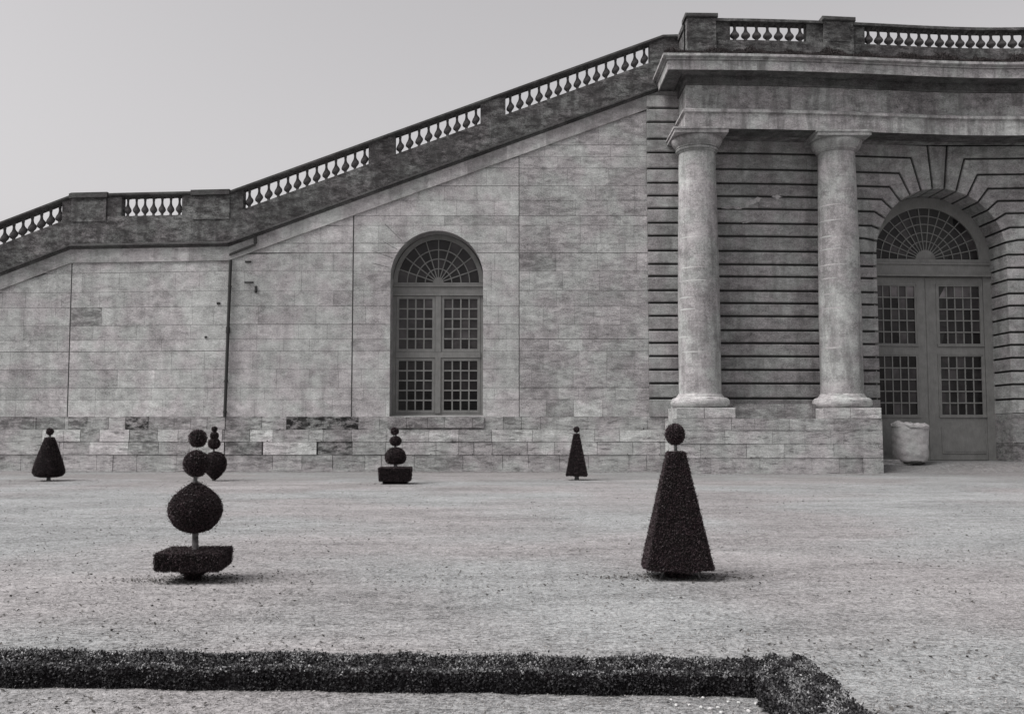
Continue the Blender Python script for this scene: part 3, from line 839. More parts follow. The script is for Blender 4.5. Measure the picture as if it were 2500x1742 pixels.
# --- entablature: profile swept along the front and back along the left side
YF = 35.62
FX0 = X_(1675, 235, YF)        # left corner of the frieze
def entab(mb, prof, tones=None, step=1.0, tone=1.0, cuts=None, back=38.5):
    """prof list of (projection, z): front face YF-projection, left face FX0-projection"""
    R = random.Random(len(prof)+int(prof[0][1]*7))
    xs = [None]; x = FX0+R.uniform(.5, 1.2)
    ks = []
    while x < XR: ks.append(x); x += R.uniform(.7, 1.9)
    allk = sorted(set(ks+[k for k in KN if FX0+.8 < k < XR]+[XR]))
    def pt(x, pr, z): return (x, YF-pr+cp(x), z)
    t = tone
    for (p0, z0), (p1, z1) in zip(prof, prof[1:]):
        R3 = random.Random(5)
        t = tone*R3.uniform(.9, 1.1)
        prev = None
        pts = [(None)]+allk
        for a, b in zip(pts, pts[1:]):
            A0 = (FX0-p0, YF-p0, z0) if a is None else pt(a, p0, z0)
            A1 = (FX0-p1, YF-p1, z1) if a is None else pt(a, p1, z1)
            mb.face([A0, pt(b, p0, z0), pt(b, p1, z1), A1], t)
            if b in ks: t = tone*R3.uniform(.82, 1.14)
        mb.face([(FX0-p0, back, z0), (FX0-p0, YF-p0, z0), (FX0-p1, YF-p1, z1), (FX0-p1, back, z1)], tone)
zf = lambda py, pr=0.0: Z_(1760, py, YF-pr)
ent = empty('entablature', (FX0, YF, zf(310)), pav)
z_ab = Z_(1720, 311, 35.45)
zAr0 = z_ab+.001; zAr1 = zf(273, .10); zT = zf(263, .13); zFr1 = zf(208); zB1 = zf(184, .03)
zS = Z_(1760, 167, YF-.80); zC1 = Z_(1760, 146, YF-.80); zC2 = Z_(1760, 130, YF-.95)
m = MB(); entab(m, [(.059, zAr0), (.06, zAr1-.035), (.09, zAr1-.03), (.09, zAr1-.004), (.15, zAr1), (.14, zAr1+.10), (.0, zT+.03)]); m.build('architrave', M['corona'], ent)
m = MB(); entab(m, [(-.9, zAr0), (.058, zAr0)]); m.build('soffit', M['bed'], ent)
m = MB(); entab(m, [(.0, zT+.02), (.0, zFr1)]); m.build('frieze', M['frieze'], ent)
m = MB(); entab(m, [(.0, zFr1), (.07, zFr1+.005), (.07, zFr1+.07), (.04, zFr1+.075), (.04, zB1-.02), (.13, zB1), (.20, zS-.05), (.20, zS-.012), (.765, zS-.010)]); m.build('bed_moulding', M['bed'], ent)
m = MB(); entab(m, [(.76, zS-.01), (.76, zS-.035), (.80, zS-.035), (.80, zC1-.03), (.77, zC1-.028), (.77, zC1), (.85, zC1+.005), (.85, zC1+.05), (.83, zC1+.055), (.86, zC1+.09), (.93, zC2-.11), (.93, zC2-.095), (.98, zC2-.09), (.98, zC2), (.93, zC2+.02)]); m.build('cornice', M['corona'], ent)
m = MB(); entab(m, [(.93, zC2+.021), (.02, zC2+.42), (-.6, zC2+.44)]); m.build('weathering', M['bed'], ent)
# solid behind the beam
m = MB(); m.box(FX0+.03, XR, YF+.88, YR+.6, zAr0+.02, zC2, .5); W(m).build('beam_back', M['rustic'], ent)  # lowered tone paints shade into the underside between the columns

# --- parapet of the pavilion
zr0 = Z_(1900, 112, YF-.05); zo0 = Z_(1870, 101, YF+.2); zo1 = Z_(1870, 53, YF+.05); zrl = Z_(1870, 43, YF-.08)
zcap = Z_(1710, 32, YF-.12); zpt = Z_(1710, 42, YF-.12)
par = pav
def runx(mb, x0, x1, y0, y1, z0, z1, tone=1.0, vary=True, step=1.4):
    xs = [x0]+[k for k in KN if x0+.05 < k < x1-.05]+[x1]
    n = len(xs); t = tone
    for i, (a, b) in enumerate(zip(xs, xs[1:])):
        if vary and i % 3 == 0: t = tone*random.uniform(.8, 1.15)
        mb.face([(a,y0,z0),(b,y0,z0),(b,y0,z1),(a,y0,z1)], t); mb.face([(a,y1,z0),(a,y1,z1),(b,y1,z1),(b,y1,z0)], t)
        mb.face([(a,y0,z1),(b,y0,z1),(b,y1,z1),(a,y1,z1)], t); mb.face([(a,y0,z0),(a,y1,z0),(b,y1,z0),(b,y0,z0)], t)
    for a in (x0, x1): mb.face([(a,y0,z0),(a,y1,z0),(a,y1,z1),(a,y0,z1)], t)
p1a, p1b = X_(1677, 75, YF-.05), X_(1748, 75, YF-.05); p2a, p2b = X_(2009, 75, YF+.3), X_(2084, 75, YF+.3)
oa0, oa1 = X_(1781, 80, YF+.2), X_(1968, 80, YF+.35); ob0 = X_(2111, 80, YF+.5); nB = 22; ob1 = ob0+.405*nB
m = MB()
runx(m, p1a+.02, XR, YF+.0, YF+.5, zC2+.06, zo0)           # base course
runx(m, p1b-.01, oa0, YF+.05, YF+.45, zo0-.005, zo1+.02); runx(m, oa1, p2a+.01, YF+.05, YF+.45, zo0-.005, zo1+.02); runx(m, p2b-.01, ob0, YF+.05, YF+.45, zo0-.005, zo1+.02)
runx(m, ob1, XR, YF+.05, YF+.45, zo0-.005, zo1+.02)
m.box(p1a, p1a+.55, YF+.3, YR+.9, zC2+.06, zrl-.05)        # return of the parapet along the left side
W(m).build('parapet_wall', M['parapet'], pav)
for a, b in ((p1b+.02, p2a-.02), (p2b+.02, XR)):
    m = MB()
    runx(m, a, b, YF-.07, YF+.48, zo1+.001, zrl, vary=True)
    W(m).build('coping', M['parapet'], pav)
m = MB(); m.box(p1a-.06, p1a+.61, YF+.5, YR+.9, zrl-.21, zrl-.001)
W(m).build('coping', M['coping'] if 0 else M['parapet'], pav)
for a, b in ((p1a, p1b), (p2a, p2b)):
    m = MB(); m.box(a, b, YF-.08, YF+.55, zC2+.065, zpt, 1.1)
    m.box(a+.13, b-.13, YF-.10, YF-.08, zo0+.02, zpt-.14, .9); m.box(a+.0, b-.0, YF-.115, YF-.08, zC2+.066, zo0-.09, 1.15)
    W(m).build('pier', M['parapet'], pav)
    m = MB(); m.box(a-.07, b+.07, YF-.19, YF+.62, zpt+.001, zcap, 1.0, ch=.03); W(m).build('pier_cap', M['coping'], pav)
meP = bal_mesh('baluster_pavilion', 0, zo1-zo0, r=1.02)
for a, b, n in ((oa0, oa1, 7), (ob0, ob1, nB)):
    for i in range(n):
        x = a+(b-a)*(i+.5)/n
        link('baluster', meP, pav, (x, YF+.22+cp(x), zo0))

# --- arched doorway
YD = YR+AD-.12
door = empty('door', (ACX, YD, .33), pav)
dz = lambda py: Z_(2260, py, YD+.8)
DM = [M['paint_door'], M['glass']]
z_th = .33
zt0, zt1 = dz(676), dz(634); zl = zt0
def rotd(m):                     # the joinery follows the gentle curve of the front
    return W(m)
mb = MB()
mb.box(ACX-AR-.05, ACX-AR+.30, YD-.03, YD+.15, z_th, zt0); mb.box(ACX+AR-.30, ACX+AR+.05, YD-.03, YD+.15, z_th, zt0)
mb.box(ACX-AR-.05, ACX+AR+.05, YD-.16, YD+.15, zt0, zt0+.07); mb.box(ACX-AR-.05, ACX+AR+.05, YD-.12, YD+.15, zt0+.07, zt0+.14)
mb.box(ACX-AR-.05, ACX+AR+.05, YD-.05, YD+.15, zt0+.14, zt1-.22); mb.box(ACX-AR-.05, ACX+AR+.05, YD-.11, YD+.15, zt1-.22, zt1-.15); mb.box(ACX-AR-.05, ACX+AR+.05, YD-.04, YD+.15, zt1-.15, zt1)
rotd(mb).build('door_frame', M['paint_door'], door)
mb = MB(); sc = (YD+.8+.3)/F
fan(mb, ACX, zt1, .42, [27*3.0*.0+80*sc*.6, 70*sc, 91.5*sc, 112.5*sc], 132*sc, 15, YD+.02, w=.036, frame=28*sc, seed=8)
kf = (ASZ+AR-zt1-.02)/(160*sc)
mb.v = [(x, y, zt1+(z-zt1)*kf) for x, y, z in mb.v]
rotd(mb).build('fanlight', DM, door)
xm = ACX
zb0, zb1, zb2, zb3 = dz(1010), dz(870), dz(838), dz(700)
def leaf(x0, x1, seed, hinge):
    m = MB(); Y = YD+.02
    def tgu(i, j, R): return 4.5 if (j == 4 and R.random() < .75) else R.choice([.5,.9,1.3,2.2])
    def tgl(i, j, R): return R.choice([.5, .8, 1.2, 2.0])
    g0, g1 = x0+.42, x1-.30
    if hinge > 0: g0, g1 = x0+.42, x1-.06
    else: g0, g1 = x0+.06, x1-.42
    # stiles and rails
    zt_ = zl-.02
    m.box(x0, g0, Y-.02, Y+.06, z_th+.02, zt_); m.box(g1, x1, Y-.02, Y+.06, z_th+.02, zt_)
    m.box(g0, g1, Y-.02, Y+.06, zb3+.10, zt_); m.box(g0, g1, Y-.02, Y+.06, zb1+.08, zb2-.08); m.box(g0, g1, Y-.02, Y+.06, z_th+.02, zb0-.10)
    # projecting beads round each light
    for za, zb in ((zb0-.10, zb1+.08), (zb2-.08, zb3+.10)):
        casement(m, g0, g1, za, zb, Y, 5, 5, fr=.075, w=.05, seed=seed+int(za*10), toneg=(tgl if za < 3.5 else tgu))
        m.box(g0-.05, g1+.05, Y-.07, Y-.021, za-.04, za+.03); m.box(g0-.05, g1+.05, Y-.05, Y-.021, zb-.02, zb+.03)
        m.box(g0-.05, g0, Y-.045, Y-.021, za+.03, zb-.02); m.box(g1, g1+.05, Y-.045, Y-.021, za+.03, zb-.02)
    # lower panel, raised field
    m.box(g0+.02, g1-.02, Y-.045, Y-.02, z_th+.28, zb0-.52); m.box(g0+.09, g1-.09, Y-.06, Y-.045, z_th+.36, zb0-.60)
    return rotd(m).build('door_leaf', DM, door)
leaf(ACX-AR+.31, xm-.015, 2, -1); leaf(xm+.015, ACX+AR-.31, 9, 1)
m = MB(); m.box(xm-.05, xm+.05, YD-.03, YD+.0, z_th+.03, zl-.03); rotd(m).build('meeting_stile', M['paint_door'], door)
# dark closing panel standing in for the unlit hall behind the glass
m = MB(); m.box(ACX-AR-.06, ACX+AR+.06, YD+.16, YD+.3, 0, ASZ+AR+.05, .4); rotd(m).build('dark_hall_panel', M['iron'], door)
# plain wall base right of the doorway
m = MB(); courses(m, XAR-.0, XR, YR-.04, YR+.4, [-.05, .6, 1.05, zlow-.35, zlow+.02], 51, tones=[.6, .55, .8, 1.0]); 
for k in range(1): pass
W(m).build('plinth_base', M['wall_rough'], pav)
m = MB(); courses(m, PX1-.3, ACX-AR, YR-.02, YR+.4, [-.05, .6, 1.05, zlow-.35, zlow+.02], 52, tones=[.7, .8, .9, 1.0]); W(m).build('plinth_base', M['wall_rough'], pav)

# terrace fill behind the parapets
m = MB()
xs = [XL, XA, XB, XE+.4]
for a, b in zip(xs, xs[1:]):
    za, zb = top(a)-1.6, top(b)-1.6
    m.face([(a, 38.6, za), (b, 38.6, zb), (b, 52, zb), (a, 52, za)]); m.face([(a, 52, 0), (a, 52, za), (b, 52, zb), (b, 52, 0)])
m.face([(XL, 38.6, 0), (XL, 52, 0), (XL, 52, top(XL)-1.6), (XL, 38.6, top(XL)-1.6)])
m.box(XE+1.6, XR-.3, YR+3.4, 52, 0, zC2-.1)
m.face([(FX0+.1, YF+.2, zC2+.02), (XR, YF+.2, zC2+.02), (XR, YR+3, zC2+.02), (FX0+.1, YR+3, zC2+.02)])
tag(m.build('terrace', M['gravel']), kind='structure')
# gravel ramp in front of the door
m = MB(); nx, ny = 40, 16; x0, x1 = PX1-.1, XR; y0, y1 = 34.6, 39.4
for j in range(ny+1):
    for i in range(nx+1):
        x = x0+(x1-x0)*i/nx; y = y0+(y1-y0)*j/ny; u = min(1, max(0, (y-35.7)/1.9)); u = u*u*(3-2*u)
        e = .015*sin(x*2.1)*sin(y*3)+.01*sin(x*5+1)
        m.v.append((x, y, .004+.33*u+e*min(1, u*3)*(1-u)))
for j in range(ny):
    for i in range(nx):
        a = j*(nx+1)+i; m.idx([a, a+1, a+nx+2, a+nx+1], 1, 0, True)
tag(m.build('gravel_ramp', M['gravel']), kind='structure')

# moss on the cornice
V = []; Fm = []
def stripsurf(x0, x1, yo, z, w, dz=0):
    ks = list(np.linspace(x0, x1, 40)); V = []; Fc = []
    for k in ks: V += [(k, yo+cp(k), z), (k, yo+w+cp(k), z+dz)]
    for i in range(len(ks)-1): Fc.append((2*i, 2*i+2, 2*i+3, 2*i+1))
    return V, Fc
V, Fc = stripsurf(FX0-.8, 20.5, YF-.93, zC2+.02, .9, .40)
p, N = tri_sample(V, Fc, 34000)
amp = .07+.07*np.sin(p[:,0]*1.7)+.10*np.sin(p[:,0]*4.3+1)+.05*np.sin(p[:,0]*13); amp = np.clip(amp, .02, .3)
back = np.clip((p[:,1]-(YF-.93))/.9, 0, 1)
p[:,2] += rng.random(len(p))*amp*(.25+.9*back)
L = leaf_arrays(p, N, .05, out=.9, lift=.03)
m = MB()
me = join_mesh('moss', [M['moss']], m if m.v else None, [(*L, 0)]) if 0 else None
# side part, along the left return
p2 = np.stack([FX0-.86+rng.random(5000)*.7, YF-.8+rng.random(5000)*2.3, zC2+.03+rng.random(5000)*.2], 1); N2 = np.tile([0,0,1.0], (5000,1))
L2 = leaf_arrays(p2, N2, .05, out=.9)
# tuft of wall weeds at the junction with the stair parapet
me = join_mesh('moss', [M['moss']], None, [(*L, 0), (*L2, 0)])
tag(link('moss', me), 'ragged dark moss and weeds growing along the top of the cornice', 'moss', kind='stuff')

# ================================================================== TOPIARIES
def bumpy(m, amp, fr=7.0):
    out = []
    for x, y, z in m.v:
        d = amp*(sin(x*fr+1)*sin(y*fr*1.1+2)+sin(z*fr*1.3+x*fr*.6))*.7
        out.append((x+d*.6*cos(z*9), y+d*.6, z+d*.4))
    m.v = out
def foliage_part(name, m, parent, n, size, loc, lift=.02, out=.8):
    nn = len(m.v); p, N = tri_sample(m.v, m.f, n)
    c = np.mean(np.array(m.v), axis=0)
    flip = np.sum((p-c)*N, axis=1) < 0; N[flip] *= -1
    lv = leaf_arrays(p, N, size, out=out, lift=lift)
    m.m = [1]*len(m.f)
    me = join_mesh(name, [M['yew'], M['yew_core']], m, [(*lv, 0)])
    return link(name, me, parent, loc)
def rev(prof, seg=28, sx=1.0):
    m = MB(); m.lathe(prof, 0, 0, seg); return m
def ballprof(r, zc, ry=None, n=14, kind='ball'):
    ry = ry or r; out = []
    for i in range(n+1):
        a = -pi/2+pi*i/n; rr = r*cos(a); z = zc+ry*sin(a)
        if kind == 'onion': rr *= (1-.10*max(0, sin(a))**2-.12*max(0, -sin(a))**3); 
        if kind == 'heart' and sin(a) < 0: rr *= 1-.28*(-sin(a))**1.2
        out.append((max(rr, .004), z))
    return out
def frustum(bw, bd, tw, td, z0, z1, n=6, rot=0.0, ragged=0.0):
    m = MB()
    for j in range(n+1):
        u = j/n; w = bw+(tw-bw)*u; d = bd+(td-bd)*u; z = z0+(z1-z0)*u
        ring = []
        k = 6
        for (ax, ay, bx, by) in ((-1,-1,1,-1),(1,-1,1,1),(1,1,-1,1),(-1,1,-1,-1)):
            for i in range(k): s_ = i/k; ring.append(((ax+(bx-ax)*s_)*w/2, (ay+(by-ay)*s_)*d/2))
        for x, y in ring: m.v.append((x*cos(rot)-y*sin(rot), x*sin(rot)+y*cos(rot), z+(random.uniform(-ragged, ragged) if j == 0 else 0)))
    N4 = 24
    for j in range(n):
        for i in range(N4):
            q = (i+1) % N4; m.idx([j*N4+i, j*N4+q, (j+1)*N4+q, (j+1)*N4+i])
    m.idx([N4-1-i for i in range(N4)]); m.idx([n*N4+i for i in range(N4)])
    return m
def trunk(parent, loc, r, h, r2=None, z0=0.0, bend=.01):
    m = MB(); pr = [(r*1.25, z0-.02), (r*1.05, z0+.03), (r, z0+.06)]+[(r+(r2 or r)*0-(r-(r2 or r))*i/6, z0+.06+(h-.06)*i/6) for i in range(1, 7)]
    m.lathe(pr, 0, 0, 10); m.v = [(x+bend*sin(z*5), y+bend*cos(z*4)*.6, z) for x, y, z in m.v]
    return m.build('trunk', M['bark'], parent, loc)
def scale_at(gy): return gy/F*1.0

def pos(px, py):
    x, y = G(px, py); return x, y
def zat(px, py, Y): return Z_(px, py, Y)

# near tiered topiary (left)
x, y = pos(473, 1415); k = y/F*1.004
t = empty('topiary', (x, y, 0)); tag(t, 'large near yew topiary of three balls stacked over a flat square slab, left foreground', 'topiary', 'clipped yew topiaries on the gravel')
Zq = lambda py: zat(472, py, y)
trunk(t, (x, y, 0), .042, Zq(1100), .018)
foliage_part('ball', rev(ballprof(19.5*k, 0)), t, 2600, .016, (x+.01, y, Zq(1070)))
foliage_part('ball', rev(ballprof(29*k, 0, 30*k)), t, 6000, .016, (x, y, Zq(1131)))
pr = [(.01, -60), (19, -57), (36, -50), (50, -37), (58.5, -21), (61.5, -5), (58.5, 10), (49, 25), (35, 38), (19.5, 49), (7, 57), (.01, 61)]
foliage_part('ball', rev([(a*k, b*k) for a, b in pr], 32), t, 26000, .016, (x, y, Zq(1237)))
zb = (Zq(1388)+.0); sl = frustum(.655, .64, .665, .65, -.085, .09, 3, radians(3), .008)
bumpy(sl, .006)
foliage_part('slab', sl, t, 26000, .016, (x+.0, y, Zq(1366)+.01))
m = rev([(.07, -.06), (.10, 0), (.20, .07), (.28, .12)], 16); foliage_part('skirt', m, t, 4500, .018, (x, y, .065))
# near pyramid (right)
x, y = pos(1652, 1408); k = y/F; Zq = lambda py: zat(1652, py, y)
t = empty('topiary', (x, y, 0)); tag(t, 'large near yew pyramid topiary with one ball on top, right foreground', 'topiary', 'clipped yew topiaries on the gravel')
trunk(t, (x, y, 0), .05, Zq(1075), .016)
foliage_part('ball', rev(ballprof(21.5*k, 0, 24*k)), t, 4500, .016, (x, y, Zq(1060)))
pyr = frustum(.715, .67, .185, .17, Zq(1384), Zq(1104), 10, radians(-2.5), .024); bumpy(pyr, .005)
foliage_part('pyramid', pyr, t, 60000, .016, (x+.005, y, 0), lift=.018)
m = rev([(.09, -.045), (.15, .0), (.20, .05)], 16); foliage_part('skirt', m, t, 3000, .02, (x, y, .05))
for dx in (-.13, .17):
    mm = MB(); mm.lathe([(.014, 0), (.010, .14)], 0, 0, 7); mm.v = [(a+(.14-c)*.5*(1 if dx > 0 else -1), b, c) for a, b, c in mm.v]; mm.build('stem', M['bark'], t, (x+dx, y-.12, .0))
# far pyramid (centre right)
x, y = pos(1408, 1171); k = y/F; Zq = lambda py: zat(1408, py, y)
t = empty('topiary', (x, y, 0)); tag(t, 'slim far yew pyramid with a tiny ball, standing alone right of the arched window', 'topiary', 'clipped yew topiaries on the gravel')
trunk(t, (x, y, 0), .07, Zq(1050), .02)
foliage_part('ball', rev(ballprof(6.5*k, 0)), t, 700, .03, (x, y, Zq(1048)))
foliage_part('pyramid', frustum(50*k, 44*k, 13*k, 12*k, Zq(1160), Zq(1059), 6, radians(-6), .01), t, 9000, .03, (x, y, 0))
# far pyramid, broad (left edge)
x, y = pos(118, 1173); k = y/F; Zq = lambda py: zat(118, py, y)
t = empty('topiary', (x, y, 0)); tag(t, 'broad far yew cone with rounded lower corners and small ball, leftmost in the yard', 'topiary', 'clipped yew topiaries on the gravel')
trunk(t, (x, y, 0), .06, Zq(1055), .03)
foliage_part('ball', rev(ballprof(8*k, 0)), t, 900, .03, (x, y, Zq(1053)))
pr = [(.01, 1163), (20, 1163), (31, 1160), (36.5, 1153), (36, 1146), (28.5, 1120), (20.5, 1096), (12.5, 1073), (10.5, 1068), (.01, 1067)]
foliage_part('cone', rev([(a*k, Zq(b)) for a, b in pr], 28), t, 11000, .03, (x, y, 0))
# far tiered, heart shaped bottom (behind the near one)
x, y = pos(521, 1173); k = y/F; Zq = lambda py: zat(521, py, y)
t = empty('topiary', (x, y, 0)); tag(t, 'far topiary of small balls over a heart shaped crown, half behind the near one', 'topiary', 'clipped yew topiaries on the gravel')
trunk(t, (x, y, 0), .05, Zq(1055), .02)
for (r, py, ry) in ((6.5, 1047, 6), (9.5, 1063, 9), (14, 1082, 13)):
    foliage_part('ball', rev(ballprof(r*k, 0, ry*k)), t, int(14*r*r), .03, (x, y, Zq(py)))
pr = [(.01, 1171), (8, 1166), (17, 1156), (24, 1146), (27, 1134), (26, 1121), (19, 1109), (10, 1104), (.01, 1102)]
foliage_part('heart_crown', rev([(a*k, Zq(b)) for a, b in pr], 28), t, 8000, .03, (x+.04, y, 0))
# far tiered on box (in front of window)
x, y = pos(965, 1180); k = y/F; Zq = lambda py: zat(965, py, y)
t = empty('topiary', (x, y, 0)); tag(t, 'far topiary, three balls on a clipped box base, below the arched window', 'topiary', 'clipped yew topiaries on the gravel')
trunk(t, (x, y, 0), .07, Zq(1055), .02)
foliage_part('ball', rev(ballprof(9.3*k, 0, 8.7*k)), t, 1200, .03, (x-.03, y, Zq(1052)))
foliage_part('ball', rev(ballprof(13.7*k, 0, 11.5*k)), t, 2200, .03, (x, y, Zq(1076)))
pr = [(.01, 1131), (14, 1131), (21, 1128), (25, 1120), (24.5, 1110), (21, 1102), (15, 1096), (7, 1093), (.01, 1092)]
foliage_part('ball', rev([(a*k, Zq(b)) for a, b in pr], 26), t, 6000, .03, (x, y, 0))
foliage_part('box', frustum(72*k, 64*k, 77*k, 70*k, Zq(1172), Zq(1141), 4, radians(2), .01), t, 11000, .03, (x, y, 0))
foliage_part('box', frustum(56*k, 50*k, 56*k, 50*k, -.02, Zq(1171), 2, radians(2), 0), t, 2600, .03, (x, y, 0))

# ================================================================== HEDGE
hz = .142
def hp(px, py, z): return G(px, py, z)
fa = hp(-300, 1672, 0); fb = hp(1905, 1702, 0)
A = np.array(fa); B = np.array(hp(1868, 1700, 0)); BX = B[0]; 
u = (B-A)/np.linalg.norm(B-A); nrm = np.array([-u[1], u[0]])
wd = .355
def hedge_core():
    m = MB(); n = 60
    # long run
    for i in range(n+1):
        s_ = i/n; p = A+(B+u*.27-A)*s_
        w_ = .012*sin(s_*70)+.012*sin(s_*31)+.006*sin(s_*133)
        a = p+nrm*w_; b = p+nrm*(wd+.5*w_)
        z = hz+.008*sin(s_*47); mdz = z-.055
        c = p+nrm*(wd*.5)
        for q, zz in ((a, 0), (a, z*.8), (a+nrm*.03, z-.012), (c, mdz), (b-nrm*.04, z+.005), (b, z*.8), (b, 0)): m.v.append((q[0], q[1], zz))
    for i in range(n):
        for j in range(6): m.idx([i*7+j, (i+1)*7+j, (i+1)*7+j+1, i*7+j+1])
    return m
hc = hedge_core()
# short arm coming towards the viewer
c0 = np.array(hp(1850, 1640, hz)); c1 = np.array(hp(1935, 1742, hz)); vdir = (c1-c0)/np.linalg.norm(c1-c0)
o0 = np.array(hp(1962, 1602, hz)); o1 = np.array(hp(2122, 1742, hz)); vd2 = (o1-o0)/np.linalg.norm(o1-o0)
vdir = (vdir+vd2)/2; vdir /= np.linalg.norm(vdir)
m2 = MB(); n = 24; LEN = 3.0
for i in range(n+1):
    s_ = i/n; a = c0-vdir*.05+vdir*LEN*s_; b = o0+vdir*.02+vdir*(LEN-.05)*s_
    w_ = .012*sin(s_*40)
    d = (b-a)/np.linalg.norm(b-a); z = hz+.006*sin(s_*33)
    for q, zz in ((a, 0), (a, z*.85), (a+d*.03, z-.01), ((a+b)/2, z-.012), (b-d*.04, z+.0), (b+d*w_, z*.8), (b, 0)): m2.v.append((q[0], q[1], zz))
for i in range(n):
    for j in range(6): m2.idx([i*7+j, i*7+j+1, (i+1)*7+j+1, (i+1)*7+j])
m2.idx([0,1,2,3,4,5,6])
off = len(hc.v); hc.v += m2.v; hc.f += [tuple(i+off for i in f) for f in m2.f]; hc.t += m2.t; hc.m += m2.m; hc.sm += m2.sm
hc.m = [1]*len(hc.f)
Tn = len(hc.f)
p, N = tri_sample(hc.v, hc.f, 120000)
N[(N[:,2] < -.05)] *= -1
# orient outward: top faces up, side faces away from the middle line
side = np.abs(N[:,2]) < .5
mid_dir = (p[:,:2]-A)@nrm
isrun = p[:,0] < B[0]
flip = side & isrun & (((mid_dir < wd/2) & (N[:,:2]@nrm > 0)) | ((mid_dir > wd/2) & (N[:,:2]@nrm < 0)))
N[flip] *= -1
armc = ((c0+o0)/2); adir = (o0-c0)/np.linalg.norm(o0-c0)
rel = (p[:,:2]-armc)@adir
flip = side & ~isrun & (rel*(N[:,:2]@adir) < 0); N[flip] *= -1
arm = p[:,0] > B[0]-.05
lump = (np.sin(p[:,0]*31+np.sin(p[:,1]*17)*2)*np.sin(p[:,1]*27+p[:,0]*9)+.4)*np.where(arm, .028, .010)
p += N*lump[:,None]
mdp = (p[:,:2]-A)@nrm/wd
pit = (np.sin(p[:,0]*7.3+np.sin(p[:,0]*3.1)*2)+.6*np.sin(p[:,0]*19+1)+.5*np.sin(p[:,0]*41)) > .15
drop = (~arm) & (N[:,2] > .5) & (mdp > .34+.06*np.sin(p[:,0]*23)) & (mdp < .60+.08*np.sin(p[:,0]*17)) & pit & (rng.random(len(p)) < .93)
drop |= arm & (N[:,2] > .5) & (np.sin(p[:,0]*37+np.sin(p[:,1]*21)*1.5)*np.sin(p[:,1]*29+p[:,0]*11) < -.55) & (rng.random(len(p)) < .85)
p = p[~drop]; N = N[~drop]
lv1 = leaf_arrays(p, N, .017, out=.25, lift=.022, asp=.6, tv=.5)
# sprigs standing above the clipped top
tp, tN = tri_sample(hc.v, hc.f, 22000); keep = np.abs(tN[:,2]) > .5; tp = tp[keep]
md = (tp[:,:2]-A)@nrm/wd; run = tp[:,0] < B[0]
hgt = np.where(run, .006+.028*np.clip((md-.55)/.3, 0, 1)+.012*(md < .2), .035)
hgt *= (.35+.65*(np.sin(tp[:,0]*5.3)*np.sin(tp[:,0]*11.1+1)*.5+.5))*(.5+rng.random(len(tp)))
hgt = np.where(run & (md > .25) & (md < .6), hgt*.25, hgt)
pts = []
for q in range(9):
    u_ = (q+.5)/9
    pts.append(tp+np.stack([rng.normal(size=len(tp))*.004, rng.normal(size=len(tp))*.004, hgt*u_], 1))
pp = np.concatenate(pts); NN = np.tile([0, 0, 1.0], (len(pp), 1))
lv2 = leaf_arrays(pp, NN, .015, out=.2, lift=.004, asp=.6, tv=.5)
M['tips'] = foliage('sky_lit_box_tips', (.27, .27, .273), (.17, .17, .173), .5, .4)  # pale tone paints sky light onto the top of the hedge
me = join_mesh('hedge', [M['box'], M['box_core'], M['tips']], hc, [(*lv1, 0), (*lv2, 2)])
tag(link('hedge', me), 'low clipped box hedge edging across the foreground, turning a corner towards the viewer at right', 'hedge')

# ================================================================== WHITE SACK
xs_, ys_ = G(2222, 1133, .33); ys_ = 37.3; xs_ = X_(2222, 1090, ys_); zs_ = .305
sack = empty('waste_bin', (xs_, ys_, zs_)); tag(sack, 'bulging white sack lined bin standing on the ramp before the tall door', 'bin')
hh = Z_(2222, 1040, ys_)-zs_; rr = 42/F*ys_
m = MB(); seg = 56; rows_ = 30
for j in range(rows_+1):
    u_ = j/rows_; r = rr*(.90+.10*min(1, u_*5)) if u_ > .03 else rr*.82
    for i in range(seg):
        a = 2*pi*i/seg
        d = .008*sin(a*5+u_*3)+.007*sin(a*13-u_*6+2)+.006*sin(u_*31+a*3)+.006*sin(u_*19-a*7)
        topz = hh*(1-.035*cos(a+.3))*u_
        sq = 1-.06*cos(4*a)
        m.v.append(((r+d)*cos(a)*sq+.03*u_, (r+d)*sin(a)*sq*.85, topz))
for j in range(rows_):
    for i in range(seg):
        q = (i+1) % seg; m.idx([j*seg+i, j*seg+q, (j+1)*seg+q, (j+1)*seg+i], 1, 0, True)
M['sack'] = stone('white_woven_sack', .36, .22, .3, .2, .2, .35, seed=40, stain_scale=3)
m.build('sack', M['sack'], sack, (xs_, ys_, zs_+.06))
m = MB()       # folded rim and crumpled top
for j in range(9):
    u_ = j/8
    for i in range(seg):
        a = 2*pi*i/seg
        if j == 0: r = rr*1.0; z = -.10
        elif j == 1: r = rr*1.04; z = -.10
        elif j == 2: r = rr*1.05; z = -.01
        elif j == 3: r = rr*.98; z = .03
        else: r = rr*(1.0-(j-3)*.19); z = .03+.05*sin((j-3)*1.3)
        d = .015*sin(a*7+j)+.015*sin(a*13+2*j)+.01*sin(a*23)
        m.v.append(((r+d)*cos(a)*(1-.06*cos(4*a))+.03, (r+d)*.85*sin(a), z+hh*(1-.035*cos(a+.3))+.02*sin(a*3+j)+.018*sin(a*9+j*2)+.012*sin(a*17)))
for j in range(8):
    for i in range(seg):
        q = (i+1) % seg; m.idx([j*seg+i, j*seg+q, (j+1)*seg+q, (j+1)*seg+i], 1, 0, True)
m.idx([8*seg+i for i in range(seg)])
m.build('folded_rim', M['sack'], sack, (xs_, ys_, zs_+.06))
m = MB(); m.lathe([(rr*.72, -.0), (rr*.76, .02), (rr*.76, .09), (rr*.7, .1)], 0, 0, 24); m.build('foot', M['iron'], sack, (xs_, ys_, zs_))
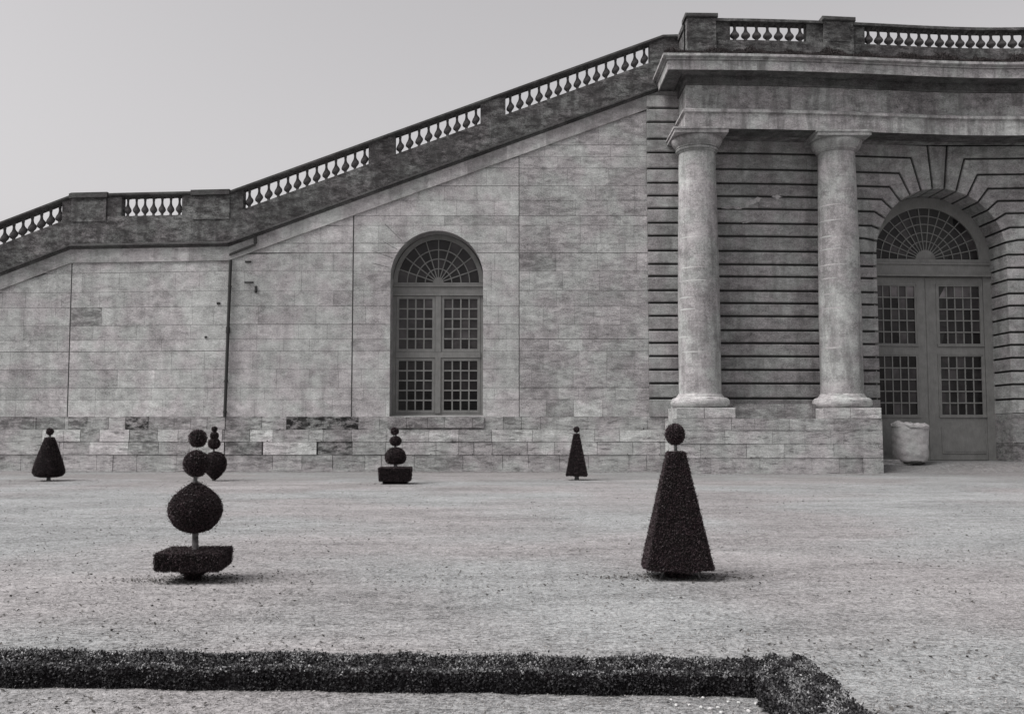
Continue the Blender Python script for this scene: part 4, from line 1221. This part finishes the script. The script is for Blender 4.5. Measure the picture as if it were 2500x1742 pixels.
# short stone step beside the sack
x0 = PX1; m = MB(); m.box(x0+.02, x0+1.6, 37.0, 37.9, 0, .45, .9, ch=.03); o = m.build('stone_step', M['plinth']); tag(o, 'low worn stone step between the column plinth and the white bin', 'step')

# ================================================================== small stuff on the ground
def pebble_mesh(seed):
    R = random.Random(seed); m = MB(); m.lathe(ballprof(.5, 0, .3, 6), 0, 0, 9)
    m.v = [(x*(1+.25*sin(y*7+seed)), y*(.8+.2*sin(x*5+seed)), z+.05*sin(x*9)) for x, y, z in m.v]
    o = m.build('pebble', M['pebble']); me = o.data; bpy.data.objects.remove(o); return me
pm = [pebble_mesh(i) for i in range(3)]
pbs = [(1639,1709),(1652,1722),(1683,1722),(1716,1705),(1712,1727),(1735,1731),(1753,1728),(1778,1714),(1803,1716),(1846,1719),(1882,1709),(1879,1723),(1902,1727),(1762,1740),(1828,1737)]
R7 = random.Random(2)
for px, py in pbs:
    x, y = G(px, py); o = link('pebble', pm[R7.randrange(3)], None, (x, y, .006)); s_ = R7.uniform(.018, .034); o.scale = (s_, s_, s_); o.rotation_euler = (0, 0, R7.uniform(0, 6))
    tag(o, 'small white pebble on the gravel tucked inside the hedge corner', 'pebble', 'white pebbles inside the hedge corner')
# leaf litter, plus clusters imitating shade round the topiaries
n = 14000; yy = 4.6+26*rng.random(n)**1.6; xx = (rng.random(n)-.5)*2*(yy*.56+1)
clump = np.sin(xx*1.3+np.sin(yy*.7)*2)+np.sin(yy*1.9+xx*.4); keep = (clump > -.6+rng.random(n)*1.6) | (xx < -2)
inh = ~((xx > A[0]) & (np.abs((np.stack([xx, yy], 1)-A)@nrm-.2) < .3)); keep &= inh
p = np.stack([xx, yy, np.full(n, .006)], 1)[keep]
for (px, py, q, sg) in ((473,1415,900,.42),(1652,1408,900,.42),(1408,1171,260,.8),(118,1173,260,.8),(521,1173,260,.8),(965,1180,300,.9)):  # dark crumbs round each topiary stand in for its contact shadow
    bx_, by_ = G(px, py); e_ = rng.normal(size=(q, 2))*np.array([sg, sg*.45]); p = np.concatenate([p, np.stack([bx_+e_[:,0], by_+e_[:,1], np.full(q, .006)], 1)])
q = 4200; wx_ = -18+31*rng.random(q); wy_ = 37.0-np.abs(rng.normal(size=q))*.55; wy_ = np.where(wx_ > 5.7, wy_-1.95, wy_); p = np.concatenate([p, np.stack([wx_, wy_, np.full(q, .006)], 1)])
N = np.tile([0,0,1.0], (len(p), 1))
a = rng.random(len(p))*2*pi; s_ = .006+.016*rng.random(len(p)); ex = np.stack([np.cos(a), np.sin(a), rng.normal(size=len(p))*.25], 1)*s_[:,None]; ey = np.stack([-np.sin(a), np.cos(a), rng.normal(size=len(p))*.4], 1)*(s_*.55)[:,None]
p[:,2] += .004
v = np.stack([p-ex, p+ey, p+ex, p-ey], 1).reshape(-1, 3); f = np.arange(len(v)).reshape(-1, 4)
me = join_mesh('leaf_litter_and_shade', [M['litter']], None, [(v, f, .5+rng.random(len(f)), 0)])
tag(link('leaf_litter_and_shade', me), 'scattered dark fallen leaves on the pale gravel, with crumbs painting contact shade round the topiaries', 'leaf litter', kind='stuff')
# loose gravel chips near the viewer
n = 60000; yy = 4.4+9.5*rng.random(n)**1.5; xx = (rng.random(n)-.5)*2*(yy*.56+.5)
inh = ~((np.abs((np.stack([xx, yy], 1)-A)@nrm-.2) < .19) & (xx < B[0])); xx = xx[inh]; yy = yy[inh]; n = len(xx)
r = .0028+.0055*rng.random(n)**2; c = np.stack([xx, yy, r*.4], 1)
dirs = np.array([(1,0,0),(0,1,0),(-1,0,0),(0,-1,0),(0,0,.7)], float)
jit = 1+.5*(rng.random((n,5,1))-.5)
v = (c[:,None,:]+dirs[None]*r[:,None,None]*jit).reshape(-1,3)
base = (np.arange(n)*5)[:,None]; f = np.stack([base+np.array([[0,1,4]]), base+np.array([[1,2,4]]), base+np.array([[2,3,4]]), base+np.array([[3,0,4]])], 1).reshape(-1,3)
me = join_mesh('gravel_chips', [M['chip']], None, [(v, f, np.repeat(.5+rng.random(n)*.9, 4), 0)])
tag(link('gravel_chips', me), 'loose pale gravel chips strewn over the foreground', 'gravel', kind='stuff')

# ================================================================== LIGHT
w = bpy.data.worlds.new('World'); S.world = w; w.use_nodes = True; nt = w.node_tree; nt.nodes.clear()
sky = nt.nodes.new('ShaderNodeTexSky'); sky.sky_type = 'NISHITA'; sky.sun_disc = False
EL, AZ = radians(52), radians(-62)
sky.sun_elevation = EL; sky.sun_rotation = AZ; sky.air_density = 1.5; sky.dust_density = 1.6; sky.ozone_density = 1.0; sky.altitude = 0
hs = nt.nodes.new('ShaderNodeHueSaturation'); hs.inputs['Saturation'].default_value = .06
tint = nt.nodes.new('ShaderNodeMix'); tint.data_type = 'RGBA'; tint.blend_type = 'MULTIPLY'; tint.inputs[0].default_value = 1; tint.inputs[7].default_value = (1.0, .965, .972, 1)
bg = nt.nodes.new('ShaderNodeBackground'); bg.inputs[1].default_value = .062; out = nt.nodes.new('ShaderNodeOutputWorld')
nt.links.new(sky.outputs[0], hs.inputs['Color']); nt.links.new(hs.outputs[0], tint.inputs[6]); nt.links.new(tint.outputs[2], bg.inputs[0]); nt.links.new(bg.outputs[0], out.inputs[0])
ld = bpy.data.lights.new('sun', 'SUN'); ld.energy = 2.0; ld.angle = radians(45); ld.color = (1, .98, .965)
lo = bpy.data.objects.new('sun', ld); COL.objects.link(lo)
from mathutils import Vector
AZL = radians(-108)      # from the left, slightly on the viewer's side
sky.sun_rotation = AZL
sd = Vector((sin(AZL)*cos(EL), cos(AZL)*cos(EL), sin(EL)))
lo.rotation_euler = (-sd).to_track_quat('-Z', 'Y').to_euler()
S.view_settings.view_transform = 'Standard'; S.view_settings.look = 'None'; S.view_settings.exposure = 1.08; S.view_settings.gamma = 1
S.render.engine = 'CYCLES'
